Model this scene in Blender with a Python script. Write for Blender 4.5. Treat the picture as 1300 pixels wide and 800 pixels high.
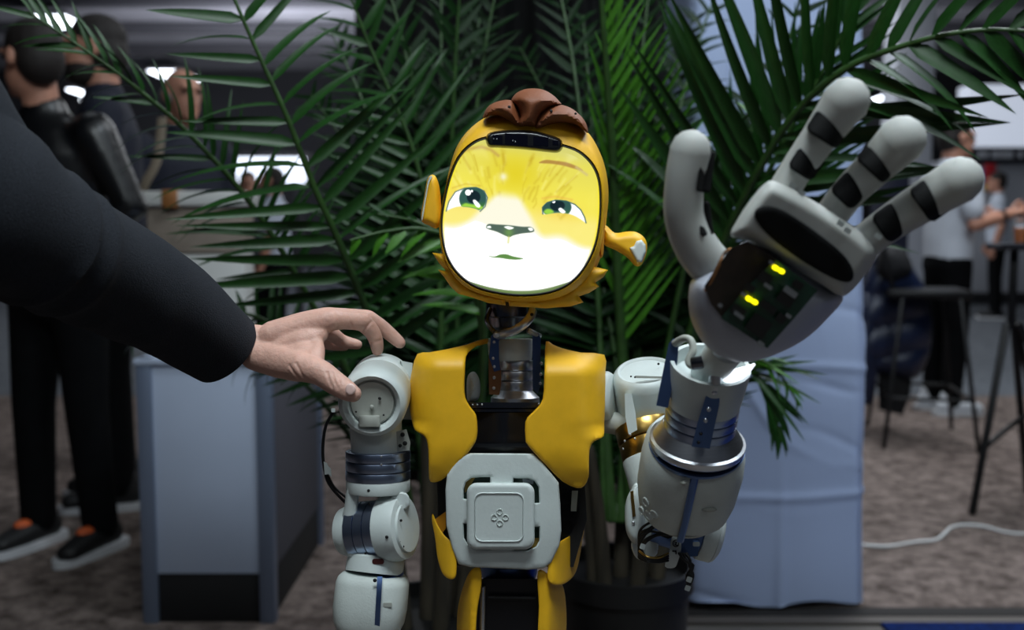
import bpy, bmesh, math, random
import numpy as np
from mathutils import Vector, Matrix, geometry
random.seed(7); np.random.seed(7)
for o in list(bpy.data.objects): bpy.data.objects.remove(o)
scn = bpy.context.scene
COL = scn.collection
# ------------------------------------------------------------------ camera
FPX = 1264.0; PITCH = math.radians(4.7); CAM = np.array([0.0, 0.0, 1.09])
cam_d = bpy.data.cameras.new('camera'); cam = bpy.data.objects.new('camera', cam_d); COL.objects.link(cam)
cam.location = CAM; cam.rotation_euler = (math.pi/2 - PITCH, 0, 0)
cam_d.sensor_width = 36; cam_d.lens = FPX/1300*36; cam_d.clip_start = .02; cam_d.clip_end = 200
cam_d.dof.use_dof = True; cam_d.dof.focus_distance = 0.99; cam_d.dof.aperture_fstop = 4.2
scn.camera = cam
# ------------------------------------------------------------------ light
scn.view_settings.view_transform = 'Standard'; scn.view_settings.look = 'None'
scn.view_settings.gamma = 1; scn.view_settings.use_curve_mapping = False; scn.view_settings.exposure = 0.0
w = bpy.data.worlds.new('hall_air'); scn.world = w; w.use_nodes = True
w.node_tree.nodes['Background'].inputs[0].default_value = (.55, .7, 1, 1)
w.node_tree.nodes['Background'].inputs[1].default_value = .03
def area(name, loc, target, sx, sy, power, col):
    l = bpy.data.lights.new(name, 'AREA'); l.shape = 'RECTANGLE'; l.size = sx; l.size_y = sy; l.energy = power; l.color = col
    o = bpy.data.objects.new(name, l); COL.objects.link(o); o.location = loc
    o.rotation_euler = (Vector(target)-Vector(loc)).to_track_quat('-Z', 'Y').to_euler(); return o
area('booth_lamp_key', (.0, .08, 3.0), (.0, 1.0, .85), .9, .6, 42, (.86, .96, 1))
area('booth_lamp_back', (.3, 1.7, 4.2), (.2, 1.4, .8), 1.2, .8, 2.5, (.86, .95, 1))
area('hall_fill_behind_left', (-1.6, -3.2, 4.4), (-.1, 1.0, .9), 1.6, .8, 8, (.9, .96, 1))  # unseen, added behind the camera for frontal fill and metal reflections
area('hall_fill_behind_right', (1.9, -3.0, 4.4), (.2, 1.0, .9), 1.6, .8, 15, (.88, .95, 1))  # second unseen fill added behind the camera
area('hall_lamp_right', (2.6, 5.2, 5.2), (2.6, 5.0, 0), 2.5, 2.5, 210, (.9, .95, 1))
area('hall_lamp_near_right', (1.7, 1.3, 4.3), (1.0, 2.9, .3), 1.0, 1.0, 72, (.82, .92, 1))
area('hall_lamp_left', (-2.4, 5.2, 5.2), (-2.2, 5.0, 0), 2.0, 2.0, 11, (.85, .93, 1))
area('hall_lamp_far', (0, 13, 5.2), (0, 13, 0), 8, 4, 380, (.92, .96, 1))
area('ceiling_fill', (-5, 21, 3.2), (-5.5, 24, 6.2), 1.5, 1.5, 700, (.9, .93, 1))  # unseen uplight added to brighten the far ceiling
area('ceiling_fill_right', (8, 20, 3.2), (8, 22, 6.2), 1.5, 1.5, 200, (.9, .93, 1))  # same added ceiling brightener, right side

# ------------------------------------------------------------------ helpers
cp, sp = math.cos(PITCH), math.sin(PITCH)
FW = np.array([0, cp, -sp]); UP = np.array([0, sp, cp]); RT = np.array([1., 0, 0])
def P(px, py, d):
    px = np.asarray(px, float); py = np.asarray(py, float); d = np.asarray(d, float)
    px, py, d = np.broadcast_arrays(px, py, d)
    return CAM + d[..., None]*(FW + ((px-650)/FPX)[..., None]*RT - ((py-400)/FPX)[..., None]*UP)
def Pl(l): return np.array([P(*q) for q in l])
def plane_hit(px, py, z):
    r = FW + (px-650)/FPX*RT - (py-400)/FPX*UP
    return CAM + r*((z-CAM[2])/r[2])
def F(px, py): return plane_hit(px, py, 0.0)
def S(px, d): return px*d/FPX
def Z(sc, ox, oy, pts): return [(ox+a/sc, oy+b/sc) for a, b in pts]
def lin(c):
    c = np.asarray(c, float)/255
    return np.where(c <= .04045, c/12.92, ((c+.055)/1.055)**2.4)
WL = {}
def wl(o): return WL.get(o.name, np.zeros(3)) if o else np.zeros(3)
def root(name, loc, label, cat, group=None):
    o = bpy.data.objects.new(name, None); COL.objects.link(o); o.location = loc; o.empty_display_size = .05
    WL[o.name] = np.array(loc, float); o['label'] = label; o['category'] = cat
    if group: o['group'] = group
    return o
def mk(name, vf, mat, parent=None, sharp=35, label=None, origin=None, recalc=True, kind=None):
    v, f = vf; v = np.asarray(v, float)
    if origin is None: origin = (v.max(0)+v.min(0))/2
    me = bpy.data.meshes.new(name); me.from_pydata((v-origin).tolist(), [], [list(map(int, q)) for q in f])
    if recalc:
        bm = bmesh.new(); bm.from_mesh(me); bmesh.ops.recalc_face_normals(bm, faces=bm.faces); bm.to_mesh(me); bm.free()
    return mkm(name, me, mat, parent, sharp, label, origin, kind)
def mkm(name, me, mat, parent, sharp, label, origin, kind=None):
    for p in me.polygons: p.use_smooth = True
    if sharp is not None: me.set_sharp_from_angle(angle=math.radians(sharp))
    me.materials.clear(); me.materials.append(mat)
    o = bpy.data.objects.new(name, me); COL.objects.link(o)
    if parent: o.parent = parent
    o.location = np.asarray(origin)-wl(parent); WL[o.name] = np.asarray(origin, float)
    if label: o['label'] = label
    if kind: o['kind'] = kind
    return o
def tag(o, label, cat, group=None):
    o['label'] = label; o['category'] = cat
    if group: o['group'] = group
    return o
def struct(o): o['kind'] = 'structure'; return o
def join(*vfs):
    V = []; Fc = []; n = 0
    for v, f in vfs:
        V.append(np.asarray(v, float)); Fc += [[i+n for i in q] for q in f]; n += len(v)
    return np.concatenate(V), Fc
def nrm(a): a = np.asarray(a, float); return a/max(np.linalg.norm(a), 1e-9)
def frame(ax, side=None):
    ax = nrm(ax)
    if side is None: side = np.array([1., 0, 0]) if abs(ax[0]) < .9 else np.array([0, 0, 1.])
    s = nrm(np.asarray(side)-ax*np.dot(side, ax)); return ax, s, np.cross(ax, s)
def lathe(p0, p1, prof, n=36, ell=(1, 1), side=None, sq=2):
    p0 = np.asarray(p0, float); p1 = np.asarray(p1, float); ax, s, b = frame(p1-p0, side); L = np.linalg.norm(p1-p0)
    th = np.linspace(0, 2*math.pi, n, endpoint=False); V = []; e = 2/sq
    cs = np.sign(np.cos(th))*np.abs(np.cos(th))**e; sn = np.sign(np.sin(th))*np.abs(np.sin(th))**e
    for t, r in prof:
        V.append(p0+ax*L*t + r*(cs[:, None]*s*ell[0]+sn[:, None]*b*ell[1]))
    m = len(prof); V = np.concatenate(V); Fc = []
    for i in range(m-1):
        for j in range(n):
            k = (j+1) % n; Fc.append([i*n+j, i*n+k, (i+1)*n+k, (i+1)*n+j])
    Fc.append(list(range(n))[::-1]); Fc.append([(m-1)*n+j for j in range(n)])
    return V, Fc
def cyl(p0, p1, r, bev=.12, n=36, r2=None, ell=(1, 1), side=None):
    r2 = r if r2 is None else r2; p0 = np.asarray(p0, float); p1 = np.asarray(p1, float); L = np.linalg.norm(p1-p0)
    e = min(bev*r/L, .45); q = bev*r
    return lathe(p0, p1, [(0, r-q), (e*.3, r-q*.3), (e, r), (1-e, r2), (1-e*.3, r2-q*.3), (1, r2-q)], n, ell, side)
def spl(pts, n=6, closed=True):
    p = np.asarray(pts, float); m = len(p); out = []
    rng = range(m) if closed else range(m-1)
    for i in rng:
        if closed: a, b, c, d = p[(i-1) % m], p[i], p[(i+1) % m], p[(i+2) % m]
        else: a, b, c, d = p[max(i-1, 0)], p[i], p[i+1], p[min(i+2, m-1)]
        for k in range(n):
            t = k/n; out.append(.5*((2*b)+(c-a)*t+(2*a-5*b+4*c-d)*t*t+(3*b-a-3*c+d)*t**3))
    if not closed: out.append(p[-1])
    return np.array(out)
def tube(pts, radii, n=14, side=None, cap=True, wob=None):
    """sweep; radii number or (a,b) per point; rounded ends"""
    p = np.asarray(pts, float); R = [(r, r) if np.isscalar(r) else tuple(r) for r in radii]
    m = len(p); T = np.gradient(p, axis=0); T /= np.linalg.norm(T, axis=1)[:, None]+1e-12
    _, s, b = frame(T[0], side); th = np.linspace(0, 2*math.pi, n, endpoint=False); V = []
    rings = []
    for i in range(m):
        s = nrm(s-T[i]*np.dot(s, T[i])); b = np.cross(T[i], s); rings.append((p[i], T[i], s, b, R[i]))
    def ring(c, s, b, a, q): V.append(c+np.cos(th)[:, None]*s*a+np.sin(th)[:, None]*b*q)
    c, t, s0, b0, r = rings[0]
    if cap:
        for k in (.15, .55, .85): ring(c-t*min(r)*math.sqrt(1-k*k), s0, b0, r[0]*k, r[1]*k)
    for i, (c, t, s_, b_, r) in enumerate(rings):
        q = 1 if wob is None else wob(i, th)
        V.append(c+(q*np.cos(th))[:, None]*s_*r[0]+(q*np.sin(th))[:, None]*b_*r[1] if wob is not None else c+np.cos(th)[:, None]*s_*r[0]+np.sin(th)[:, None]*b_*r[1])
    c, t, s0, b0, r = rings[-1]
    if cap:
        for k in (.85, .55, .15): ring(c+t*min(r)*math.sqrt(1-k*k), s0, b0, r[0]*k, r[1]*k)
    M = len(V); V = np.concatenate(V); Fc = []
    for i in range(M-1):
        for j in range(n):
            k = (j+1) % n; Fc.append([i*n+j, i*n+k, (i+1)*n+k, (i+1)*n+j])
    Fc.append(list(range(n))[::-1]); Fc.append([(M-1)*n+j for j in range(n)])
    return V, Fc
def ball(c, r, n=16, m=10):
    c = np.asarray(c, float); r = np.array([r]*3 if np.isscalar(r) else r, float); V = []; Fc = []
    for i in range(1, m):
        a = math.pi*i/m
        for j in range(n): t = 2*math.pi*j/n; V.append(c+r*[math.sin(a)*math.cos(t), math.sin(a)*math.sin(t), math.cos(a)])
    for i in range(m-2):
        for j in range(n): k = (j+1) % n; Fc.append([i*n+j, i*n+k, (i+1)*n+k, (i+1)*n+j])
    V.append(c+r*[0, 0, 1]); V.append(c-r*[0, 0, 1]); a = len(V)-2
    for j in range(n): Fc.append([a, (j+1) % n, j]); Fc.append([a+1, (m-2)*n+j, (m-2)*n+(j+1) % n])
    return np.array(V), Fc
def seg_dist(pts, loops):
    D = np.full(len(pts), 1e9)
    for L in loops:
        L = np.asarray(L); A = L; B = np.roll(L, -1, 0)
        for a, b in zip(A, B):
            ab = b-a; q = np.dot(ab, ab)+1e-12; t = np.clip(((pts-a)@ab)/q, 0, 1)
            D = np.minimum(D, np.linalg.norm(pts-a-t[:, None]*ab, axis=1))
    return D
def inside(pts, loops):
    c = np.zeros(len(pts), bool)
    for L in loops:
        L = np.asarray(L); A = L; B = np.roll(L, -1, 0)
        for a, b in zip(A, B):
            if a[1] == b[1]: continue
            k = ((a[1] > pts[:, 1]) != (b[1] > pts[:, 1])) & (pts[:, 0] < (b[0]-a[0])*(pts[:, 1]-a[1])/(b[1]-a[1])+a[0]); c ^= k
    return c
def dense(L, s):
    L = np.asarray(L, float); out = []
    for a, b in zip(L, np.roll(L, -1, 0)):
        n = max(1, int(np.ceil(np.linalg.norm(b-a)/s)))
        for k in range(n): out.append(a+(b-a)*k/n)
    return np.array(out)
def sheet(outline, dfn, thick, holes=(), step=6, insets=(1.2,), back=None):
    """solid between front surface d=dfn(x,y,dist) and back = +thick (metres), outlined in picture pixels at its depth"""
    loops = [dense(outline, step)]+[dense(h, step) for h in holes]
    pts = [q for L in loops for q in L]; edges = []; n = 0
    for L in loops:
        m = len(L); edges += [(n+i, n+(i+1) % m) for i in range(m)]; n += m
    al = np.concatenate(loops); lo, hi = al.min(0), al.max(0); cand = []
    for L in loops:
        t = np.roll(L, -1, 0)-np.roll(L, 1, 0); t /= np.linalg.norm(t, axis=1)[:, None]+1e-9; nn = np.stack([-t[:, 1], t[:, 0]], 1)
        for e in insets:
            for sg in (1, -1): cand.append((L+sg*nn*e, e*.93))
    gx, gy = np.meshgrid(np.arange(lo[0], hi[0], step), np.arange(lo[1], hi[1], step*.87)); gx = gx+(np.arange(gx.shape[0]) % 2)[:, None]*step/2
    cand.append((np.stack([gx.ravel(), gy.ravel()], 1), (insets[-1] if insets else 0)+step*.45))
    for c, e in cand:
        k = inside(c, loops); c = c[k]
        if len(c): c = c[seg_dist(c, loops) >= e]; pts += list(c)
    r = geometry.delaunay_2d_cdt([Vector(q) for q in pts], edges, [], 0, 1e-5)
    co = np.array([[q[0], q[1]] for q in r[0]]); tr = np.array([t for t in r[2] if len(t) == 3])
    cen = co[tr].mean(1); tr = tr[inside(cen, loops)]
    dist = seg_dist(co, loops); df = np.asarray(dfn(co[:, 0], co[:, 1], dist), float)*np.ones(len(co))
    db = df+thick if back is None else np.asarray(back(co[:, 0], co[:, 1], dist), float)*np.ones(len(co))
    N = len(co)
    V = np.concatenate([P(co[:, 0], co[:, 1], df), P(co[:, 0], co[:, 1], db)])
    Fc = [list(t) for t in tr]+[[t[0]+N, t[2]+N, t[1]+N] for t in tr]
    cnt = {}
    for t in tr:
        for a, b in ((t[0], t[1]), (t[1], t[2]), (t[2], t[0])): cnt.setdefault((min(a, b), max(a, b)), []).append((a, b))
    for k, v in cnt.items():
        if len(v) == 1: a, b = v[0]; Fc.append([b, a, a+N, b+N])
    return V, Fc
def pillow(outline, d0, h, R, step=5, hb=None, insets=(.6, 2), tilt=(0, 0, 0, 0), holes=()):
    gx, gy, x0, y0 = tilt
    pl = lambda x, y: d0+gx*(x-x0)+gy*(y-y0)
    pr = lambda t: np.sqrt(np.clip(1-(1-np.minimum(t/R, 1))**2, 0, 1))
    hb = h*.5 if hb is None else hb
    return sheet(outline, lambda x, y, t: pl(x, y)-h*pr(t)-.0004, 0, holes, step, insets, back=lambda x, y, t: pl(x, y)+hb*pr(t)+.0004)
def rr(cx, cy, w, h, r, ang=0, n=6):
    out = []
    for sx, sy, a0 in ((1, 1, 0), (-1, 1, 90), (-1, -1, 180), (1, -1, 270)):
        for k in range(n+1):
            a = math.radians(a0+90*k/n); out.append((sx*(w/2-r)+r*math.cos(a), sy*(h/2-r)+r*math.sin(a)))
    c, s = math.cos(math.radians(ang)), math.sin(math.radians(ang))
    return [(cx+x*c-y*s, cy+x*s+y*c) for x, y in out]
def ellp(cx, cy, a, b, ang=0, n=28):
    c, s = math.cos(math.radians(ang)), math.sin(math.radians(ang)); out = []
    for k in range(n): t = 2*math.pi*k/n; x, y = a*math.cos(t), b*math.sin(t); out.append((cx+x*c-y*s, cy+x*s+y*c))
    return out
def box(lo, hi, bev=0.0):
    lo = np.asarray(lo, float); hi = np.asarray(hi, float); bm = bmesh.new(); bmesh.ops.create_cube(bm, size=1)
    for v in bm.verts: v.co = Vector((lo+hi)/2+np.array(v.co)*(hi-lo))
    if bev: bmesh.ops.bevel(bm, geom=list(bm.edges), offset=bev, segments=2, affect='EDGES', profile=.5)
    bm.verts.index_update(); r = (np.array([v.co[:] for v in bm.verts]), [[v.index for v in f.verts] for f in bm.faces]); bm.free(); return r
def obox(c, ax, ay, az, h, bev=0.0):
    v, f = box((-h[0], -h[1], -h[2]), h, bev); return np.asarray(c)+v[:, :1]*np.asarray(ax)+v[:, 1:2]*np.asarray(ay)+v[:, 2:]*np.asarray(az), f
def bar(p0, p1, r, n=8): return cyl(p0, p1, r, .15, n)
def voxmesh(vfs, size, smooth=6, name='skin'):
    """fuse overlapping shapes into one continuous surface"""
    V, Fc = join(*vfs); me = bpy.data.meshes.new('t'); me.from_pydata(V.tolist(), [], Fc)
    bm = bmesh.new(); bm.from_mesh(me); bmesh.ops.recalc_face_normals(bm, faces=bm.faces); bm.to_mesh(me); bm.free()
    o = bpy.data.objects.new('t', me); COL.objects.link(o)
    m = o.modifiers.new('r', 'REMESH'); m.mode = 'VOXEL'; m.voxel_size = size
    if smooth: m2 = o.modifiers.new('s', 'SMOOTH'); m2.iterations = smooth; m2.factor = .5
    dg = bpy.context.evaluated_depsgraph_get(); ev = o.evaluated_get(dg); r = bpy.data.meshes.new_from_object(ev)
    n = len(r.vertices); co = np.zeros(n*3); r.vertices.foreach_get('co', co); fs = [list(p.vertices) for p in r.polygons]
    bpy.data.objects.remove(o); bpy.data.meshes.remove(me); bpy.data.meshes.remove(r)
    return co.reshape(-1, 3), fs

# ------------------------------------------------------------------ materials
def M(name, col, rough=.5, metal=0, var=.0, vscale=20, bump=0., bscale=120, coat=0., sub=0., emit=None, es=0, stretch=None, trans=0., spec=.5):
    m = bpy.data.materials.new(name); m.use_nodes = True; nt = m.node_tree; b = nt.nodes['Principled BSDF']
    c = tuple(lin(col))+(1,); b.inputs['Base Color'].default_value = c; b.inputs['Roughness'].default_value = rough; b.inputs['Metallic'].default_value = metal
    b.inputs['Coat Weight'].default_value = coat; b.inputs['Subsurface Weight'].default_value = sub; b.inputs['Specular IOR Level'].default_value = spec
    if sub: b.inputs['Subsurface Radius'].default_value = (.012, .005, .003); b.inputs['Subsurface Scale'].default_value = 1
    if emit is not None: b.inputs['Emission Color'].default_value = tuple(lin(emit))+(1,); b.inputs['Emission Strength'].default_value = es
    if var or bump:
        tc = nt.nodes.new('ShaderNodeTexCoord'); src = tc.outputs['Object']
        if stretch:
            mp = nt.nodes.new('ShaderNodeMapping'); mp.inputs['Scale'].default_value = stretch; nt.links.new(src, mp.inputs[0]); src = mp.outputs[0]
    if var:
        n = nt.nodes.new('ShaderNodeTexNoise'); n.inputs['Scale'].default_value = vscale; n.inputs['Detail'].default_value = 5; nt.links.new(src, n.inputs['Vector'])
        r = nt.nodes.new('ShaderNodeValToRGB'); e = r.color_ramp.elements
        e[0].position = .3; e[1].position = .7; cc = np.array(c[:3]); e[0].color = tuple(cc*(1-var))+(1,); e[1].color = tuple(np.minimum(cc*(1+var), 1))+(1,)
        nt.links.new(n.outputs[0], r.inputs[0]); nt.links.new(r.outputs[0], b.inputs['Base Color'])
    if bump:
        n = nt.nodes.new('ShaderNodeTexNoise'); n.inputs['Scale'].default_value = bscale; n.inputs['Detail'].default_value = 4; nt.links.new(src, n.inputs['Vector'])
        bp = nt.nodes.new('ShaderNodeBump'); bp.inputs['Strength'].default_value = bump; bp.inputs['Distance'].default_value = .002
        nt.links.new(n.outputs[0], bp.inputs['Height']); nt.links.new(bp.outputs[0], b.inputs['Normal'])
    if trans: b.inputs['Transmission Weight'].default_value = trans
    return m
white = M('robot_white_plastic', (204, 213, 211), .42, var=.05, vscale=30, bump=.08, bscale=300)
white2 = M('robot_white_matte', (198, 206, 202), .6, var=.06, vscale=40, bump=.15, bscale=500)
greyp = M('robot_grey_plastic', (165, 168, 160), .5, var=.08, vscale=60)
yellow = M('robot_yellow_shell', (240, 184, 30), .5, var=.05, vscale=60, bump=.06, bscale=900)
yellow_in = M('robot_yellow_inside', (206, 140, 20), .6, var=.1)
brown = M('robot_brown_hair', (128, 72, 40), .6, var=.08, vscale=50, bump=.2, bscale=600)
blackp = M('robot_black_plastic', (14, 15, 19), .3, coat=.3)
blackm = M('robot_black_matte', (10, 11, 13), .7)
lensm = M('robot_dark_glass', (8, 8, 20), .08, coat=1)
steel = M('robot_brushed_steel', (210, 213, 218), .36, 1, var=.08, vscale=40, stretch=(1, 1, 12))
blue = M('robot_blue_anodised', (88, 112, 158), .34, .9, var=.1, vscale=30)
bsteel = M('robot_steel_blue_tint', (160, 174, 200), .33, 1, var=.08, vscale=30)  # polished steel with its blue reflections put into the base colour
dsteel = M('robot_dark_steel', (105, 108, 116), .25, 1, var=.1)
copper = M('robot_copper_bracket', (150, 105, 70), .4, .8, var=.15)
gold = M('robot_gold_ring', (190, 155, 85), .28, 1, var=.08)
pcb = M('circuit_green', (19, 58, 43), .4, var=.3, vscale=200)
chipm = M('chip_black', (12, 13, 14), .35)
tinm = M('chip_tin', (150, 155, 160), .35, .7)
led = M('led_yellow', (250, 240, 20), .5, emit=(255, 240, 10), es=2.2)
crescent_white = M('crescent_emissive_white', (255, 255, 255), .5, emit=(235, 242, 255), es=1.5)
hshell = M('robot_hand_shell', (170, 174, 186), .45, var=.05, vscale=30, bump=.1, bscale=300)
silic = M('robot_silicone_finger', (180, 182, 178), .62, var=.04, vscale=30, sub=.05)
padm = M('robot_rubber_pad', (8, 9, 10), .75, bump=.2, spec=.2)
cablem = M('cable_black_rubber', (12, 12, 13), .5)
skin = M('skin_hand', (206, 162, 146), .5, var=.12, vscale=45, bump=.35, bscale=260, sub=.12)
nailm = M('nail', (240, 205, 196), .3, coat=.4)
wool = M('charcoal_wool', (36, 39, 45), .95, var=.35, vscale=900, bump=.6, bscale=900, spec=.2)
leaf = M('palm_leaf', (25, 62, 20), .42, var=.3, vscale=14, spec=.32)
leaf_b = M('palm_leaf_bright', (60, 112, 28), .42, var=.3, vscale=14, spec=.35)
leaf_shade = M('palm_leaf_shaded', (13, 38, 12), .5, var=.3, vscale=14, spec=.12)  # shade of the deep foliage put into this darker leaf colour
stemm = M('palm_stalk', (44, 74, 30), .45, var=.3, vscale=30)
trunkm = M('palm_base_fibre', (48, 42, 30), .85, var=.5, vscale=60, bump=.6, bscale=90, stretch=(1, 1, .15))
potm = M('pot_black_plastic', (9, 9, 10), .5)
soilm = M('potting_soil', (32, 25, 19), 1, var=.6, vscale=120, bump=1, bscale=150)

# ================================================================== SETTING
def carpet(name, c1, c2, scale):
    m = M(name, c1, .95, bump=.9, bscale=420, spec=.1); nt = m.node_tree; b = nt.nodes['Principled BSDF']
    tc = nt.nodes.new('ShaderNodeTexCoord'); a = nt.nodes.new('ShaderNodeTexNoise'); a.inputs['Scale'].default_value = scale; a.inputs['Detail'].default_value = 8; a.inputs['Roughness'].default_value = .72
    nt.links.new(tc.outputs['Object'], a.inputs['Vector']); r = nt.nodes.new('ShaderNodeValToRGB'); e = r.color_ramp.elements
    e[0].position = .34; e[1].position = .66; e[0].color = tuple(lin(c1))+(1,); e[1].color = tuple(lin(c2))+(1,)
    nt.links.new(a.outputs[0], r.inputs[0]); nt.links.new(r.outputs[0], b.inputs['Base Color']); return m
carpet_m = carpet('carpet_taupe', (58, 50, 46), (142, 128, 122), 13)
carpet_g = carpet('carpet_aisle_grey', (74, 78, 84), (112, 116, 122), 12)
carpet_b = carpet('carpet_blue', (8, 20, 56), (18, 44, 104), 60)
concrete = M('concrete', (96, 92, 88), .8, var=.2, vscale=8)
struct(mk('floor', box((-20, -6, -.1), (20, 32, -.006)), concrete))
e0 = F(1100, 776)[1]
struct(mk('floor_carpet', box((-6, -4, -.006), (.1, 6.6, .004)), carpet_m))
struct(mk('floor_carpet', box((.1, e0, -.006), (6, 6.6, .004)), carpet_m))
struct(mk('floor_aisle_carpet', box((-20, 6.62, -.006), (20, 32, .002)), carpet_g))
struct(mk('floor_blue_carpet', box((F(1120, 794)[0], .6, -.006), (6, F(1250, 792)[1], .004)), carpet_b))
struct(mk('trim_1', box((.1, F(1250, 792)[1], -.006), (6, e0-.05, .005), .001), M('carpet_joint_tape', (84, 78, 74), .6)))
struct(mk('trim_2', box((.1, e0-.05, -.006), (6, e0+.01, .008), .002), M('carpet_edge_dark', (26, 23, 22), .8)))
ceil_m = M('ceiling_grey', (120, 120, 128), .9, var=.15, vscale=.8)
struct(mk('ceiling', box((-20, -6, 6.2), (20, 32, 6.3)), ceil_m))
beam_m = M('ceiling_beam', (52, 52, 58), .7)
for i in range(9):
    y = 5+i*2.8; struct(mk('ceiling_beam', box((-20, y, 5.95), (20, y+.3, 6.2), .02), beam_m))
struct(mk('wall_back', box((-20, 31.8, 0), (20, 32, 6.2)), M('hall_wall_dark', (26, 27, 32), .9)))
struct(mk('wall_left', box((-20.1, -6, 0), (-20, 32, 6.2)), M('hall_wall_side', (60, 60, 66), .9)))
struct(mk('wall_right', box((20, -6, 0), (20.1, 32, 6.2)), M('hall_wall_side_b', (60, 60, 66), .9)))
# dark sheet added so the background behind the palms stays dark
backdrop_m = M('backdrop_black', (7, 8, 8), .95)
dx0, dx1 = P(455, 300, 4.2)[0], P(900, 300, 4.2)[0]
n = 90; V = []; Fc = []
for k, z in enumerate((.02, 1.2, 3.0)):
    for j in range(n+1):
        u = j/n; V.append((dx0+(dx1-dx0)*u, 4.2+.035*math.sin(u*58)+.012*math.sin(u*131+k), z))
for k in range(2):
    for j in range(n): a = k*(n+1)+j; Fc.append([a, a+1, a+n+2, a+n+1])
o = mk('dark_backdrop', (V, Fc), backdrop_m, None, None); md = o.modifiers.new('s', 'SOLIDIFY'); md.thickness = .006
tag(o, 'added dark pleated curtain hanging behind the palms and the robot', 'backdrop')

# ceiling lamps in view
lampm = M('ceiling_lamp_glow', (255, 255, 255), .5, emit=(235, 243, 255), es=7)
frm = M('lamp_housing', (60, 60, 64), .5)
def hall_lamp(px, py, z, wpx, hpx, label, tilt=0):
    c = plane_hit(px, py, z); d = c[1]; hw = wpx*d/FPX/2
    r = root('ceiling_lamp', c, label, 'ceiling lamp', 'lamps under the hall ceiling')
    ln = max(.15, hpx*d*d/FPX/max(z-1.09, .5)/2)
    mk('lamp_diffuser', obox(c, [math.cos(tilt), math.sin(tilt), 0], [-math.sin(tilt), math.cos(tilt), 0], [0, 0, 1], (hw, ln, .02), .01), lampm, r)
    mk('lamp_housing', obox(c+[0, 0, .07], [math.cos(tilt), math.sin(tilt), 0], [-math.sin(tilt), math.cos(tilt), 0], [0, 0, 1], (hw*1.08, ln*1.05, .05), .01), frm, r)
    mk('lamp_cable', bar(c+[0, 0, .1], [c[0], c[1], 6.2], .012), frm, r)
for a in [(76, 28, 5.6, 42, 13, 'wide bright ceiling lamp in the top left corner'),
          (222, 96, 5.6, 42, 11, 'wide oblong ceiling lamp beside the grey-haired person'),
          (103, 118, 5.0, 11, 8, 'small round lamp left of the long palm frond, upper of a pair'),
          (116, 130, 4.8, 8, 6, 'small round lamp left of the long palm frond, lower of a pair'),
          (303, 187, 4.6, 14, 9, 'small lamp just above the glowing light box'),
          (503, 35, 5.6, 8, 11, 'lamp shining through the fronds above the robot on the left'),
          (556, 4, 5.6, 11, 9, 'lamp at the top edge seen through the palm'),
          (530, 98, 5.2, 10, 8, 'small lamp behind the fronds left of the brown hair'),
          (1146, 50, 5.6, 14, 10, 'small square lamp between the fronds at the upper right'),
          (1098, 180, 4.4, 16, 9, 'lamp seen between the two raised robot fingers'),
          (1112, 127, 5.2, 9, 8, 'lamp right of the tallest robot finger tip'),
          (455, 178, 4.6, 8, 6, 'tiny lamp in the gap right of the big frond stalk'),
          (390, 200, 4.6, 7, 6, 'tiny lamp beside the big frond stalk')]: hall_lamp(*a)
# glowing light box far left, white pillar and booth pieces
c0 = P(300, 232, 11); c1 = P(388, 200, 11)
r = root('light_box', ((c0[0]+c1[0])/2, c0[1], 0), 'large glowing white light box far behind the left palm frond', 'light box')
lb = M('light_box_glow', (255, 255, 255), .5, emit=(225, 236, 255), es=2.0)
mk('light_panel', box((c0[0], c0[1]-.03, c0[2]), (c1[0], c0[1]+.03, c1[2]), .01), lb, r)
mk('light_box_frame', box((c0[0]-.05, c0[1]+.03, c0[2]-.05), (c1[0]+.05, c0[1]+.15, c1[2]+.05), .01), frm, r)
for x in (c0[0]+.1, c1[0]-.1): mk('post', box((x-.04, c0[1]+.05, 0), (x+.04, c0[1]+.13, c0[2])), frm, r)
# beige counter left
beige = M('counter_beige', (142, 130, 118), .7, var=.08); cwhite = M('counter_white', (206, 206, 202), .5); woodm = M('counter_wood', (150, 98, 52), .5, var=.2)
d = 3.62
x0, x1 = P(186, 300, d)[0], P(308, 300, d)[0]; zt = P(240, 243, d)[2]; za = P(240, 262, d)[2]; zb = P(240, 322, d)[2]; yc = P(240, 300, d)[1]
r = root('booth_counter', ((x0+x1)/2, yc+.1, .004), 'tall beige counter with a white top behind the left palm', 'counter')
mk('counter_top', box((x0-.02, yc-.03, za), (x1+.02, yc+.19, zt), .01), cwhite, r)
mk('counter_body', box((x0, yc, zb), (x1, yc+.17, za-.001), .01), beige, r)
mk('counter_plinth', box((x0, yc+.01, .005), (x1, yc+.16, zb-.001), .01), cwhite, r)
wx = P(211, 250, d)[0]; mk('wood_block', box((wx, yc-.04, za-.006), (wx+.055, yc+.1, zt+.004), .005), woodm, r)

# ---- white booth right, with fascia
bw = M('booth_white', (226, 230, 238), .5, emit=(220, 230, 250), es=.55)
dB = 15.0
def bx(px0, py0, px1, py1, d, th, **k):
    a = P(px0, py1, d); b = P(px1, py0, d); return box((a[0], a[1], min(a[2], b[2])), (b[0], a[1]+th, max(a[2], b[2])), k.get('bev', .01))
r = root('exhibition_booth', (P(1270, 300, dB)[0], P(1270, 300, dB)[1], .002), 'white exhibition booth with lit fascia and dark sign band at the right', 'booth')
sg = bx(1228, 108, 1420, 186, dB, .4); mk('lit_fascia', sg, bw, r)
mk('fascia_logo', bx(1236, 120, 1239, 132, dB-.03, .03), M('logo_blue', (60, 90, 190), .5), r)
band = mk('sign_band', bx(1232, 187, 1420, 206, dB-.02, .3), M('sign_dark', (26, 28, 38), .5), r)
lm = M('sign_letters', (196, 200, 210), .5)
x = 1238
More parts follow.
